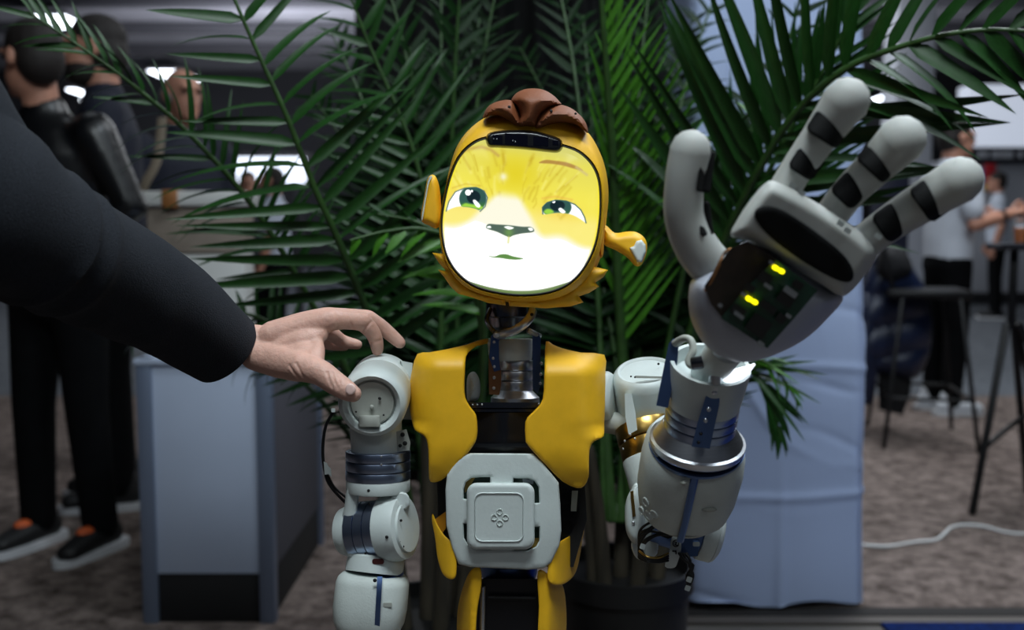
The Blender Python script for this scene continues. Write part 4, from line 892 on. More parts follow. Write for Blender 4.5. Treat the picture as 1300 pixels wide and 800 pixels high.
# ---------- arm held by the person (picture left)
a0 = P(472, 513, .965); a1 = P(486, 487, 1.06)
sh = mk('shoulder_barrel', lathe(a0, a1, [(.07, .0005), (.07, .0225), (.0, .0245), (-.03, .028), (0, .0318), (.08, .0338), (.55, .0338), (.56, .0332), (.57, .0338), (.93, .0338), (1, .030)], 56), white, rb, 40, 'white shoulder barrel under the thumb')
axs = nrm(a1-a0)
disc = mk('shoulder_cap', lathe(a0+axs*.0035, a0+axs*.012, [(0, .0002), (0, .0205), (.2, .0216), (1, .0216)], 48), greyp, sh)
dots(disc, [(482, 506, .966, 2.0), (452, 523, .967, 1.3), (487, 527, .967, 1.3)], blackm, 'screw_hole'); dots(disc, [(472, 517, .967, 3.0)], greyp, 'cap_boss')
mk('cap_tab', sheet(rr(469, 535, 27, 15, 2), lambda x, y, t: .962+.0016*np.clip(1-t/1.5, 0, 1), .01, (), 4, (.8,)), greyp, sh)
mk('shoulder_clevis', sheet([(508, 458), (524, 461), (522, 480), (516, 476)], lambda x, y, t: 1.03, .02, (), 5, (1,)), white, sh)
mk('shoulder_link', cyl(P(500, 505, 1.04), P(545, 508, 1.05), .022, .1, 24), greyp, rb)
ca_ = 1.012
up = mk('upper_arm', cyl(P(477, 535, ca_), P(479, 574, ca_), .0262, .05, 40), white, rb, 40)
mk('arm_gusset', sheet([(503, 548), (516, 545), (521, 562), (520, 572), (502, 574)], lambda x, y, t: .998, .012, (), 4, (1,)), greyp, up)
dots(up, [(511, 552, .995, 3), (514, 563, .995, 3), (508, 566, .995, 2.4)], blackm, 'screw_hole')
ring = mk('arm_ring', join(*[cyl(P(480, y0, ca_), P(480, y1, ca_), S(41, ca_), .03, 56) for y0, y1 in ((572, 583.5), (584.3, 596), (596.8, 608))]), bsteel, rb, 40, 'polished steel arm ring with blue reflections in its colour')
dots(ring, [(x, y, .9795+abs(x-480)**2*.000011, 1.5) for x in (452, 484) for y in (580, 590)]+[(x, y, 1.0, 1.2) for x in (513,) for y in (578, 588, 598)], steel)
cuff = mk('arm_cuff', cyl(P(480, 607, ca_), P(480, 624, ca_), S(40.5, ca_), .06, 56), white, rb, 40); dots(cuff, [(468, 623, .980, 2)], blackm, 'screw_hole')
e0_ = P(434, 675, 1.022); e1_ = P(519, 669, .996); ea = e1_-e0_
elb = mk('elbow_rings', join(*[lathe(e0_+ea*t0, e0_+ea*t1, [(0, .0275), (.03, .0288), (.97, .0288), (1, .0275)], 48) for t0, t1 in ((.22, .36), (.365, .50), (.505, .66))]), bsteel, rb, 40, 'polished steel elbow rings tinted blue')
dl_ = mk('elbow_disc', lathe(e0_, e0_+ea*.22, [(0, .018), (.15, .0235), (.6, .0262), (1, .0268)], 48), white, elb, 40)
dr2 = mk('elbow_disc', lathe(e0_+ea*.66, e1_, [(0, .0325), (.5, .0335), (.85, .031), (.9, .0265), (.905, .0258), (.88, .0250), (.99, .0245), (1, .022)], 56), white, elb, 40)
dots(dr2, [(491, 682, .968, 2.2), (509, 661, .978, 1.8), (507, 688, .976, 1.8), (512, 694, .98, 1.5)], blackm, 'screw_hole')
dots(elb, [(461, 674, .985, 2), (469, 640, .988, 1.5), (474, 661, .982, 1.6), (464, 703, .988, 1.6)], chipm, 'screw_hole')
mk('elbow_bracket', sheet(spl([(441, 620), (455, 626), (453, 650), (449, 690), (451, 708), (440, 706), (434, 695), (432, 665), (437, 645)], 3), lambda x, y, t: .9935+.00003*(x-448)**2+.002*np.clip(1-t/2, 0, 1), .02, (), 4, (.8, 2)), white, elb, 45)
mk('elbow_bracket', sheet(spl([(497, 628), (516, 626), (520, 642), (506, 650), (494, 646)], 3), lambda x, y, t: .990+.002*np.clip(1-t/2, 0, 1), .02, (), 4, (.8, 2)), white, elb, 45)
lc = mk('lower_cuff', lathe(P(478, 705, 1.012), P(475, 727, 1.008), [(0, .0265), (.1, .0285), (.6, .0292), (1, .0292)], 48), white, rb, 40)
mk('cuff_window', sheet(rr(480, 713, 15, 7, 3), lambda x, y, t: .9815, .003, (), 3, ()), M('window_red_dark', (70, 30, 30), .4), lc)
mk('cuff_seam', lathe(P(475, 726, 1.008), P(475, 729, 1.008), [(0, .0298), (1, .0298)], 48), blue, lc)
f0 = P(474.5, 728, 1.006); f1 = P(467, 805, 1.0)
fa = mk('forearm_barrel', lathe(f0, f1, [(0, .028), (.02, .0315), (.07, .0345), (.16, .0362), (.55, .0366), (.78, .0350), (.92, .0315), (1, .0285)], 72, (1, .93), None, 2.9), white2, rb, 60, 'white forearm barrel')
mk('barrel_strip', sheet([(479, 732), (485.5, 732), (481.5, 803), (475, 803)], lambda x, y, t: .9655+.0000105*(y-768)**2*.5+.00002*np.abs(x-470), .008, (), 4, ()), blue, fa)
mk('barrel_slot', sheet(rr(492, 768, 11, 5, 1), lambda x, y, t: .9685+.00018*(x-470)*.6, .004, (), 3, ()), greyp, fa)
for cx, cy, r_ in ((440, 752, 5.2), (436.5, 764, 5.2), (445, 767, 5.2), (437, 778, 5)):
    mk('embossed_ring', pillow(ellp(cx, cy, r_*.8, r_, n=20), .9765+.00004*(467-cx)**1.5, .0012, 1.2, 2, .001, (.5,), holes=[ellp(cx, cy, r_*.8-1.8, r_-1.8, n=16)]), white2, fa, 60)
dots(fa, [(476, 737, .9685, 2.6)], blackm, 'screw_hole')
wr = P(466, 815, 1.0); mk('wrist_ring', cyl(f1, wr, .026, .05, 40), blue, rb)
hd0 = wr+np.array([0, 0, -.005])
mk('palm', voxmesh([tube([hd0, hd0-[0, 0, .04], hd0-[0, 0, .085]], [(.026, .018), (.036, .018), (.034, .014)], 20, side=(1, 0, 0))], .003, 4), silic, rb, None)
for i, x in enumerate((-.024, 0, .024)): q = hd0+[x, 0, -.085]; mk('finger', tube([q, q-[0, .004, .03], q-[0, .012, .06]], [.0115, .012, .012], 14), silic, rb, None)
q = hd0+[.034, -.004, -.03]; mk('thumb', tube([q, q+[.016, -.006, -.03], q+[.02, -.014, -.055]], [.013, .012, .012], 14), silic, rb, None)
def wire(pts, r, mat, par, name='cable', n=5): c_ = spl(Pl(pts), n, False); return mk(name, tube(c_, [r]*len(c_), 8), mat, par, None)
wire([(424, 522, 1.03), (414, 540, 1.03), (410, 565, 1.03), (411, 590, 1.03), (418, 615, 1.03), (440, 640, 1.03)], .0016, cablem, rb)
wire([(413, 596, 1.028), (424, 618, 1.03), (440, 632, 1.03)], .0013, cablem, rb)
mk('cable_connector', sheet([(411, 586), (415, 588), (417, 592), (420, 595), (421, 606), (417, 602), (412, 603)], lambda x, y, t: 1.022, .005, (), 3, ()), white, rb); mk('cable_connector', sheet(rr(423, 521, 5, 5, 1), lambda x, y, t: 1.022, .005, (), 3, ()), white, rb)

# ---------- raised arm (picture right)
mk('shoulder_disc', lathe(P(758, 503, 1.05), P(778, 503, 1.043), [(0, .026), (.7, .026), (.9, .024), (1, .021)], 40), white, rb, 40)
s0 = P(826, 540, 1.068); s1 = P(819, 471, 1.04)
sh = mk('shoulder_barrel', lathe(s0, s1, [(0, .03), (.05, .0335), (.85, .0345), (.95, .0335), (1, .031), (1.02, .0285), (1.0, .0262), (.985, .0255), (.985, .0003)], 56), white, rb, 40, 'white shoulder barrel of the raised arm')
capn = nrm(s1-s0)
dots(sh, [(801, 478, 1.017, 1.2), (806, 479, 1.016, 1.2), (836, 462, 1.04, 1.6), (845, 470, 1.035, 1.2)], blackm, 'screw_hole')
mk('cap_tab', sheet([(806, 477), (842, 478), (843, 481), (806, 480)], lambda x, y, t: 1.0165, .004, (), 3, ()), greyp, sh)
mk('shoulder_link', cyl(P(766, 535, 1.05), P(795, 540, 1.05), .012, .1, 20), greyp, rb)
mk('shoulder_clevis', sheet([(793, 500), (802, 500), (807, 525), (809, 546), (798, 552), (794, 530)], lambda x, y, t: 1.012, .02, (), 4, (1,)), white, sh)
u0 = P(818, 540, 1.045); u1 = P(829, 580, 1.03); u2 = P(842, 640, 1.01)
gr = mk('arm_ring', join(cyl(u0, u0*.52+u1*.48, .0318, .03, 48), cyl(u0*.48+u1*.52, u1, .0318, .03, 48)), gold, rb, 40, 'gold toned arm ring of the raised arm')
dots(gr, [(793, 560, 1.012, 1.6), (800, 552, 1.01, 1.6), (806, 557, 1.006, 1.6), (791, 570, 1.012, 1.4)], steel)
mk('upper_arm', cyl(u1, u2, .0322, .08, 48, r2=.029), white, rb, 40)
# elbow
g0 = P(801, 651, 1.0); g1_ = P(913, 679, 1.0); gx = g1_-g0
elb = mk('elbow_core', lathe(g0+gx*.25, g0+gx*.82, [(0, .024), (.5, .0255), (1, .0255)], 40), blue, rb, 40)
dL = mk('elbow_disc', pillow(spl([(801, 622), (808, 613), (814, 630), (818, 660), (814, 685), (806, 691), (796, 678), (793, 655), (795, 635)], 4), .985, .012, 8, 3, .02), white, elb, 50)
mk('gold_slot', sheet([(800, 624), (804, 623), (807, 655), (803, 657)], lambda x, y, t: .971, .003, (), 3, ()), gold, dL); dots(dL, [(804, 664, .972, 2.2), (813, 636, .976, 1.8), (813, 642, .976, 1.8)], steel)
mk('elbow_body', sheet(spl([(812, 628), (822, 640), (836, 652), (836, 690), (832, 706), (812, 711), (803, 700), (802, 684)], 3), lambda x, y, t: .988+.002*np.clip(1-t/2, 0, 1), .03, (), 4, (.8, 2)), white, elb, 45)
mk('elbow_disc', lathe(g0+gx*.78, g1_, [(0, .0285), (.1, .0295), (.65, .0295), (.68, .029), (.71, .0295), (.85, .028), (1, .023)], 56), white, elb, 40, 'white elbow disc beside the cloth column')
mk('elbow_gold', sheet([(872, 661), (888, 660), (888, 676), (868, 677)], lambda x, y, t: .9735, .004, (), 4, ()), gold, elb); mk('elbow_plate', sheet([(866, 678), (888, 677), (886, 706), (864, 708)], lambda x, y, t: .9735, .004, (), 4, ()), blue, elb)
mk('elbow_tab', sheet(rr(884, 691, 9, 6, 2), lambda x, y, t: .971, .003, (), 3, ()), white, elb)
tg = mk('elbow_tag', sheet(spl([(853, 682), (862, 682), (865, 695), (861, 712), (856, 721), (844, 719), (850, 700)], 3), lambda x, y, t: .966+.00002*(y-700)**2, .003, (), 4, (.7,)), white, elb, 45)
mk('tag_mark', pillow(ellp(858, 690, 4.4, 4.8, n=20), .9655, .0006, 1, 2, 0, (.4,), holes=[ellp(858, 690, 3.2, 3.6, n=16)]), chipm, tg)
wire([(856, 688, .9648), (859, 689, .9648), (857, 691.5, .9648), (860, 692.5, .9648)], .0005, chipm, tg, 'tag_mark')
mk('tag_mark', sheet([(853.5, 699), (859, 699), (859, 704), (857.4, 704), (857.4, 700.8), (853.5, 700.8)], lambda x, y, t: .9652, .001, (), 3, ()), chipm, tg)
dark_gap = mk('elbow_gap_shade', sheet([(838, 655), (876, 660), (868, 679), (848, 684), (836, 680)], lambda x, y, t: .976, .01, (), 5, ()), blackm, elb)  # black sheet standing in for the shade in the open elbow gap
rw = random.Random(9)
for i in range(6):
    y = 661+i*4.2; wire([(850+i*4, y-2, .967), (838, y+rw.uniform(-3, 3), .960), (824, y+4+rw.uniform(-3, 3), .958), (813+i*.6, y+12, .966), (811, y+26, .972), (815+i, 700+i*1.5, .972)], .0013, cablem, elb)
for i in range(6): wire([(862+i*2, 703, .965), (868+i*2+rw.uniform(-3, 3), 712+rw.uniform(-2, 2), .962), (878+rw.uniform(-5, 5), 718, .962), (872+i*1.6, 730, .965), (874+rw.uniform(-2, 3), 742, .967)], .0012, cablem, elb)
for i in range(4): wire([(812, 700+i*3, .968), (822, 707+i*2, .96), (836, 708+i*2, .96), (848, 703+i*3, .966)], .0012, cablem if i else gold, elb)
for px, py in ((816, 694), (875, 736), (873, 747)): mk('cable_connector', sheet(rr(px, py, 7, 7, 1.5, 20), lambda x, y, t: .958, .005, (), 3, ()), white, elb)
# forearm barrel coming forward
b0 = P(866, 642, .95); b1 = P(884, 562, .895)
fa = mk('forearm_barrel', lathe(b0, b1, [(-.06, .030), (0, .0385), (.08, .0425), (.3, .0455), (.7, .0462), (.92, .0445), (1, .041)], 72, (1, .96), None, 2.4), white2, rb, 60, 'white forearm barrel of the raised arm')
mk('barrel_collar', lathe(b0-nrm(b1-b0)*.008, b0+nrm(b1-b0)*.004, [(0, .029), (.5, .0375), (1, .040)], 56), greyp, fa)
bdir = nrm(b1-b0); vw = nrm(CAM-(b0+b1)/2); fd = nrm(vw-bdir*np.dot(vw, bdir)); sdv = np.cross(bdir, fd)
def onb(t, a, r=.0462): return b0+(b1-b0)*t+r*(fd*math.cos(a)+sdv*math.sin(a))
L_s = [onb(t, .12, .0405+.0062*math.sin(math.pi*min(1, max(.0, t*.9+.05)))**.5) for t in np.linspace(.0, 1.0, 12)]
mk('barrel_strip', tube(L_s, [(.0034, .0016)]*12, 8, side=sdv), blue, fa)
for t, a, r_ in ((.36, -.75, .005), (.22, -.62, .005), (.3, -.5, .0045), (.18, -.82, .0045)):
    c_ = onb(t, a, .0478); nn = nrm(c_-(b0+(b1-b0)*t)); mk('embossed_ring', lathe(c_-nn*.0012, c_+nn*.0006, [(0, r_), (.6, r_), (1, r_*.9), (1, r_*.72), (.6, r_*.66)], 20), white2, fa)
for a in (.55, -.06): c_ = onb(.55 if a > 0 else .93, a, .0455); mk('barrel_slot', ball(c_, (.007 if a > 0 else .003, .003, .0022), 12, 8), greyp, fa)
fl_ = mk('forearm_flange', lathe(P(884.5, 566, .893), P(888, 541, .884), [(0, .041), (.15, .0425), (.35, .0425), (.4, .040), (.9, .0335), (1, .032)], 64), steel, rb, 30, 'bright steel forearm flange')
mk('flange_seam', lathe(P(884, 569, .895), P(884.5, 565, .893), [(0, .0415), (1, .0428)], 64), blue, fl_)
wr_ = mk('wrist_rings', join(*[cyl(P(888+i*1.6, 543-i*11, .883-i*.004), P(889.4+i*1.6, 533-i*11, .8795-i*.004), .0318, .03, 56) for i in range(3)]), bsteel, rb, 40, 'blue wrist rings')
mk('wrist_cup', lathe(P(892, 512, .872), P(902, 462, .852), [(0, .030), (.03, .0318), (.5, .0335), (1, .0345), (1, .031), (.7, .029)], 56), white, rb, 40, 'white wrist cup')
c0_ = P(902, 468, .853); c1_ = P(903, 464, .8515); an_, s_, b_ = frame(c1_-c0_)
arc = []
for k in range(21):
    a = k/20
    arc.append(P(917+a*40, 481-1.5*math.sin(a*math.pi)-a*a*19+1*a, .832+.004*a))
mk('wrist_crescent', tube(arc, [(.0012+.0042*math.sin(math.pi*(k/20)**.75)) for k in range(21)], 12), crescent_white, rb, None, 'white glowing crescent at the wrist')  # emissive white crescent along the wrist cup rim
fb = mk('wrist_bracket', sheet([(898, 497), (906, 493), (914, 498), (913, 515), (901, 570), (878, 567), (886, 535)], lambda x, y, t: .828+.00014*(y-500), .008, (), 4, (.8,)), blue, rb)
dots(fb, [(907, 498, .826, 4), (900, 520, .829, 3), (896, 534, .831, 3)], steel); dots(fb, [(890, 551, .834, 2.2), (887, 562, .8355, 2.2)], chipm, 'screw_hole')
mk('wrist_pin', cyl(P(909, 462, .826), P(907, 494, .829), .0048, .15, 16, r2=.0058), steel, rb)
lb_ = mk('wrist_bracket', sheet([(849, 436), (855, 430), (862, 434), (860, 460), (848, 518), (833, 515), (840, 480)], lambda x, y, t: .852, .006, (), 4, (.8,)), blue, rb)
mk('wrist_clasp', tube(spl(Pl([(858, 436, .85), (868, 430, .843), (877, 432, .838), (880, 445, .835), (874, 458, .834), (880, 465, .832), (905, 462, .828)]), 5, False), [(.0042, .003)]*31, 12), greyp, rb, None)
mk('wrist_hinge', cyl(P(878, 462, .83), P(922, 455, .82), .0055, .15, 18), dsteel, rb)
mk('neck_of_hand', cyl(P(898, 475, .86), P(925, 440, .80), .015, .1, 30), white, rb)
# hand
zh = lambda pts: Z(2, 820, 80, pts)
TL = (.00012, .00022, 960, 400)
hb = mk('palm_bowl', pillow(spl(zh([(114, 556), (108, 610), (118, 662), (150, 716), (200, 750), (250, 760), (320, 744), (400, 704), (460, 650), (502, 592), (440, 555), (335, 478), (258, 450), (195, 500), (145, 530)]), 4), .775, .042, 42, 4, .02, (.6, 2, 5), TL), hshell, rb, 60, 'rounded lower palm shell')
cav = mk('palm_cavity', sheet(zh([(148, 566), (180, 520), (215, 470), (258, 452), (345, 505), (270, 600), (196, 650), (165, 612)]), lambda x, y, t: .7285+.00012*(x-960)+.00022*(y-400), .01, (), 5, (1,)), M('cavity_dark_brown', (40, 28, 22), .6, var=.4, vscale=100), hb)
for k in range(4): wire([(896+k*6, 368-k*8, .716), (906+k*4, 350-k*8, .712), (915+k*4, 332-k*5, .710), (922+k*5, 320, .712)], .0016, [copper, tinm, cablem, copper][k], hb, 'tendon')
pfn = lambda o_: (lambda x, y, t: .7235+.00012*(x-960)+.00022*(y-400)-o_)
pb = mk('circuit_board', sheet(zh([(190, 648), (250, 575), (330, 500), (437, 577), (375, 650), (308, 725)]), pfn(.003), .006, (), 8, (1,)), pcb, hb)
zp = lambda pts: Z(4.209, 880, 290, pts)
def chip(q, w_, h_, hgt, mat, name='chip', ang=35, r_=1.0): mk(name, sheet(rr(*zp([q])[0], w_/4.209, h_/4.209, r_, ang, 3), pfn(.003+hgt), hgt, (), 6, ()), mat, pb)
for q, w_, h_ in (((350, 520), 115, 100), ((500, 370), 90, 80), ((385, 265), 75, 62), ((240, 440), 80, 55), ((400, 420), 100, 40), ((300, 320), 60, 45), ((560, 300), 60, 40), ((470, 480), 50, 50)): chip(q, w_, h_, .003, chipm)
for q, w_, h_ in (((520, 340), 80, 34), ((400, 310), 50, 20), ((245, 465), 60, 22), ((510, 468), 34, 20), ((362, 618), 40, 26), ((420, 185), 34, 18), ((270, 352), 30, 18), ((145, 412), 24, 20)): chip(q, w_, h_, .0045, tinm, 'component')
for q in ((440, 211), (471, 228), (298, 376), (328, 393)): chip(q, 36, 24, .005, led, 'indicator_light', 30, 2.5)
TB = (.00012, .00022, 960, 400)
pbk = mk('palm_block', pillow(spl(zh([(216, 440), (228, 405), (262, 352), (300, 308), (332, 302), (430, 352), (520, 410), (574, 455), (586, 490), (556, 540), (516, 584), (490, 590), (440, 560), (340, 500), (262, 452)]), 4), .752, .026, 16, 4, .02, (.6, 2, 5), TB), silic, rb, 60, 'upper palm block')
mk('palm_pad', pillow(spl(zh([(275, 385), (285, 368), (310, 363), (350, 375), (420, 420), (490, 475), (522, 515), (527, 545), (510, 557), (470, 545), (400, 505), (330, 455), (290, 415)]), 4), .7265, .0035, 5, 4, .002, (.6, 2), TB), padm, pbk, 60)
dots(pbk, [(*zh([(242, 412)])[0], .716, 2.5), (*zh([(540, 425)])[0], .742, 2)], tinm)
def digit(name, pts, rads, lab, pads):
    c_ = spl(np.array([list(zh([(a, b)])[0])+[d] for a, b, d in pts]), 6, False); w_ = np.array([P(*q) for q in c_])
    rz = np.interp(np.linspace(0, 1, len(c_)), np.linspace(0, 1, len(rads)), rads); rad = [S(r_/2, q[2]) for r_, q in zip(rz, c_)]
    f_ = mk(name, tube(w_, rad, 28), silic, rb, None, lab)
    for cx, cy, wd, hg, an in pads:
        q = np.array(zh([(cx, cy)])[0]); i = np.argmin(np.hypot(c_[:, 0]-q[0], c_[:, 1]-q[1])); off = np.hypot(c_[i, 0]-q[0], c_[i, 1]-q[1])
        R0 = rad[i]; pxr = rz[i]/2; d0 = c_[i, 2]
        ca2, sa2 = math.cos(math.radians(an)), math.sin(math.radians(an))
        # wraps around the finger: follows its round section across
        tdir = nrm(np.r_[c_[min(i+2, len(c_)-1), :2]-c_[max(i-2, 0), :2]]); nd = np.array([-tdir[1], tdir[0]])
        def dfn(x, y, t, q0=c_[i, :2], nd=nd, pxr=pxr, R0=R0, d0=d0): 
            s2 = np.clip(((x-q0[0])*nd[0]+(y-q0[1])*nd[1])/pxr, -.97, .97); return d0-R0*np.sqrt(1-s2*s2)-.0012+.0012*np.clip(1-t/2, 0, 1)
        mk('grip_pad', sheet(rr(q[0], q[1], wd/2*1.18, hg/2*1.2, min(wd, hg)/2*.28, an), dfn, .004, (), 3, (.7, 2)), padm, f_, 60)
    return f_
digit('thumb', [(190, 540, .752), (135, 478, .745), (98, 395, .735), (98, 305, .726), (113, 222, .72)], [56, 56, 50, 50, 52], 'robot thumb', [(152, 275, 32, 90, 8), (150, 395, 30, 72, -8)])
digit('finger', [(338, 345, .742), (382, 272, .735), (440, 190, .724), (508, 97, .708)], [40, 41, 46, 60], 'tallest raised robot finger', [(410, 250, 66, 62, -57), (462, 165, 60, 80, -57)])
digit('finger', [(462, 398, .746), (516, 328, .738), (582, 262, .726), (648, 196, .71)], [41, 43, 49, 62], 'middle raised robot finger', [(520, 320, 68, 66, -47), (588, 252, 54, 82, -47)])
digit('finger', [(536, 470, .752), (615, 410, .742), (705, 352, .728), (795, 298, .71)], [44, 46, 52, 60], 'outermost raised robot finger', [(627, 402, 70, 72, -35), (724, 346, 60, 86, -35)])
for x, y in ((372, 312), (395, 330), (495, 408), (512, 425), (590, 440)): mk('knuckle_clip', sheet(rr(*zh([(x, y)])[0], 10, 7, 2, 35), lambda X_, Y_, t: .716+.00012*(X_-960)+.00022*(Y_-400), .006, (), 4, ()), white, pbk)

# ================================================================== PERSON WITH THE HAND ON THE SHOULDER
shl = P(-250, -60, .74); 
me_base = np.array([shl[0]-.19, shl[1]-.05, .004])
pr_ = root('person', me_base, 'person in a charcoal wool jacket reaching in from the left to hold the robot shoulder', 'person')
def hp(x, y, d): return P(250+x/4.445, 360+y/4.445, d)
def rp(r_, d): return S(r_/4.445, d)
def ch_(pts, rads, n=16, flat=None, side=None):
    w_ = [hp(*q) for q in pts]
    if len(w_) > 2: c_ = spl(w_, 4, False)
    else: c_ = np.array(w_)
    rz = np.interp(np.linspace(0, 1, len(c_)), np.linspace(0, 1, len(rads)), rads)
    return tube(c_, [(rp(r_, 1.0), rp(r_, 1.0)*(flat or 1)) for r_ in rz], n, side=side)
hand_parts = [
    ch_([(-150, 170, .955), (60, 290, .98), (230, 335, 1.0), (330, 345, 1.005)], [128, 120, 112, 108], 24, .8, (0, .6, 1)),         # wrist
    ch_([(300, 330, 1.0), (420, 340, 1.004), (540, 330, 1.008)], [104, 104, 98], 20, .72, (0, .3, 1)),
    ch_([(420, 300, 1.0), (600, 250, 1.0), (745, 205, .998)], [80, 80, 70], 16),           # index metacarpal
    ch_([(420, 290, 1.02), (600, 235, 1.022), (740, 195, 1.025)], [80, 78, 66], 16),
    ch_([(430, 310, 1.03), (590, 270, 1.042), (700, 240, 1.05)], [78, 74, 62], 16),
    ch_([(430, 340, 1.035), (570, 310, 1.055), (660, 290, 1.07)], [72, 68, 58], 16),
    ch_([(330, 400, .998), (460, 440, .985), (590, 470, .968)], [92, 92, 86], 18),            # thenar
    ch_([(480, 370, .998), (600, 330, .992), (690, 290, .993)], [90, 78, 52], 16),            # web
    ch_([(520, 430, .985), (610, 400, .98), (668, 385, .978)], [84, 72, 46], 16),
    ch_([(620, 300, .995), (675, 350, .985), (660, 430, .972)], [60, 42, 60], 16),
    ch_([(590, 470, .966), (690, 500, .958), (770, 555, .952), (840, 600, .948), (880, 622, .947)], [84, 72, 66, 58, 48], 18),   # thumb
    ch_([(745, 205, .998), (840, 205, 1.008), (935, 215, 1.016)], [64, 56, 55], 16),
    ch_([(935, 215, 1.016), (990, 275, 1.022), (1012, 330, 1.026), (1018, 375, 1.03)], [55, 47, 42, 36], 16),
    ch_([(740, 190, 1.025), (860, 190, 1.04), (965, 195, 1.048)], [60, 52, 50], 16),
    ch_([(965, 195, 1.048), (1040, 245, 1.054), (1100, 295, 1.056), (1145, 335, 1.056)], [50, 46, 42, 36], 16),
    ch_([(700, 240, 1.05), (770, 290, 1.075), (820, 325, 1.09), (905, 345, 1.095)], [54, 46, 42, 32], 14),
    ch_([(660, 290, 1.07), (720, 330, 1.09), (760, 345, 1.10), (835, 355, 1.105)], [48, 42, 38, 30], 14),
]
hv, hf = voxmesh(hand_parts, .0014, 10)
def crease(v, pts, depth, wdt):
    L = np.array([hp(*q) for q in pts]); rel = v-CAM; dd = rel@FW; X2 = rel@RT/dd; Y2 = rel@UP/dd
    l2 = np.stack([(L-CAM)@RT/((L-CAM)@FW), (L-CAM)@UP/((L-CAM)@FW)], 1); p2 = np.stack([X2, Y2], 1); D = np.full(len(v), 9.)
    for a, b in zip(l2[:-1], l2[1:]):
        ab = b-a; t = np.clip(((p2-a)@ab)/(ab@ab), 0, 1); D = np.minimum(D, np.linalg.norm(p2-a-t[:, None]*ab, axis=1))
    near = np.abs(dd-L.mean(0)@FW+CAM@FW) < .03
    return v+(np.exp(-(D/wdt)**2)*depth*near)[:, None]*FW
for q in ([(735, 500, .95), (745, 545, .94), (765, 585, .95)], [(765, 505, .95), (772, 545, .94), (795, 590, .95)], [(800, 530, .95), (805, 565, .94)],
          [(520, 460, .96), (545, 500, .955), (575, 535, .96)], [(560, 450, .96), (580, 490, .95), (600, 530, .96)],
          [(870, 225, 1.0), (880, 262, 1.0)], [(985, 330, 1.01), (1045, 320, 1.01)], [(935, 265, 1.0), (985, 215, 1.0)]): hv = crease(hv, q, .0014, .0011)
hand = mk('hand', (hv, hf), skin, pr_, None, 'bare right hand with the thumb on the robot shoulder')
mk('thumb_nail', pillow([(250+a/4.445, 360+b/4.445) for a, b in spl([(838, 590), (850, 568), (872, 564), (892, 580), (896, 605), (880, 626), (858, 630), (840, 615)], 4)], .938, .0016, 4, 2, .004, (.5, 1.2, 2.2)), nailm, hand, 60)
# jacket sleeve
sp_ = Pl([(-250, -60, .74), (-120, 160, .75), (0, 268, .785), (60, 308, .825), (110, 334, .862), (160, 360, .9), (215, 391, .945), (262, 426, .985), (284, 444, 1.003)])
sc_ = spl(sp_, 8, False); m = len(sc_); tpar = np.linspace(0, 1, m)
rads = np.interp(tpar, np.linspace(0, 1, 9), [.088, .073, .063, .060, .0575, .0555, .0515, .0455, .042])
def wobs(i, th):
    t = tpar[i]; v = 1+0*th
    for tc_, a_, w0, ph in ((.24, .05, .022, .3), (.33, .065, .02, .6), (.29, .03, .014, 2.6), (.42, .05, .02, .4), (.55, .02, .03, 2.2), (.66, .018, .03, .8), (.78, .012, .03, 2.9)):
        v = v+1.7*a_*np.exp(-((t-tc_-.02*np.sin(th+ph))/w0)**2)*(.5+.5*np.cos(th-ph))
    return v+.008*np.sin(3*th+t*17)+.006*np.sin(5*th-t*31)
V, Fc = tube(sc_, [(r_, r_*.92) for r_ in rads], 48, side=(0, -.6, 1), cap=False, wob=wobs); Fc = Fc[:-2]
inn, Fi = tube(sc_[-9:], [(r_*.93, r_*.86) for r_ in rads[-9:]], 48, side=(0, -.6, 1), cap=False)
mth = 48
n0 = len(V); V = np.concatenate([V, inn]); Fc += [[q+n0 for q in f] for f in Fi[:-2]]
ro_, ri_ = n0-mth, n0+8*mth
# join the cuff lip between outer and nearest inner ring
ri = V[ri_:ri_+mth]; k0 = int(np.argmin(np.linalg.norm(ri-V[ro_], axis=1)))
Fc += [[ro_+j, ro_+(j+1) % mth, ri_+(j+1+k0) % mth, ri_+(j+k0) % mth] for j in range(mth)]
mk('jacket_sleeve', (V, Fc), wool, pr_, 60, 'charcoal wool jacket sleeve')
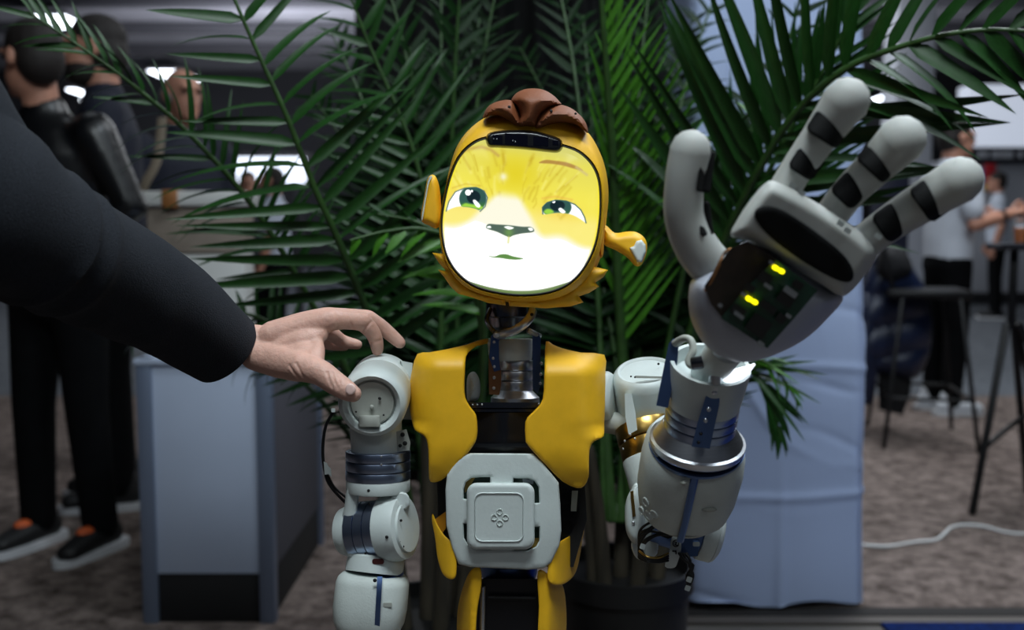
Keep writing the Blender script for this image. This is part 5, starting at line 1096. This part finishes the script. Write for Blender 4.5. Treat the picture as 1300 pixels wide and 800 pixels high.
# jacket body, trousers, head outside the picture
bx_, by_ = me_base[0], me_base[1]
jk = voxmesh([tube([(bx_, by_, .78), (bx_, by_, 1.0), (bx_, by_, 1.2), (bx_+.02, by_, shl[2]+.0), (bx_+.0, by_, shl[2]+.09)], [(.2, .14), (.2, .15), (.22, .15), (.2, .13), (.08, .07)], 24, side=(1, 0, 0)),
    tube([shl+[-.02, 0, 0], sp_[1], sp_[2]*.5+sp_[1]*.5], [.09, .078, .066], 16), tube([(bx_-.2, by_, shl[2]-.02), (bx_-.27, by_, 1.05), (bx_-.25, by_+.1, .83)], [.085, .065, .05], 16)], .012, 5)
mk('jacket', jk, wool, pr_, None)
zh_ = shl[2]+.24
mk('body', voxmesh([ball((bx_, by_+.02, zh_+.03), (.075, .095, .09)), ball((bx_, by_+.05, zh_-.045), (.058, .068, .075)), ball((bx_, by_+.125, zh_-.012), (.013, .018, .026)), ball((bx_+.078, by_+.02, zh_), (.012, .02, .032)), ball((bx_-.078, by_+.02, zh_), (.012, .02, .032)), tube([(bx_, by_, zh_-.22), (bx_, by_+.02, zh_-.04)], [.06, .055], 14),
    tube([(bx_-.25, by_+.1, .84), (bx_-.245, by_+.12, .76), (bx_-.24, by_+.14, .68)], [.03, (.035, .02), .02], 12)], .008, 4), skin_b, pr_, None)
for sx in (-1, 1): mk('eye', ball((bx_+sx*.032, by_+.112, zh_+.012), (.011, .008, .007), 10, 8), dark_eye, pr_)
mk('mouth', ball((bx_, by_+.116, zh_-.05), (.024, .006, .005), 10, 8), lipm, pr_)
mk('hair', voxmesh([ball((bx_, by_+.008, zh_+.048), (.083, .1, .086)), ball((bx_, by_-.02, zh_), (.08, .07, .085))], .009, 3), hair_d, pr_, None)
mk('trousers', voxmesh([tube([(bx_, by_, .95), (bx_, by_, .82)], [(.17, .13), (.17, .13)], 16, side=(1, 0, 0))]+[tube([(bx_+sx*.09, by_, .86), (bx_+sx*.1, by_+.01, .48), (bx_+sx*.11, by_, .08)], [.1, .075, .062], 14) for sx in (-1, 1)], .014, 4), trous, pr_, None)
for sx in (-1, 1): mk('shoe', voxmesh([tube([(bx_+sx*.11, by_-.06, .05), (bx_+sx*.11, by_+.06, .05), (bx_+sx*.12, by_+.16, .042)], [(.044, .046), (.047, .044), (.042, .032)], 14)], .008, 3), shoe_b, pr_, None)
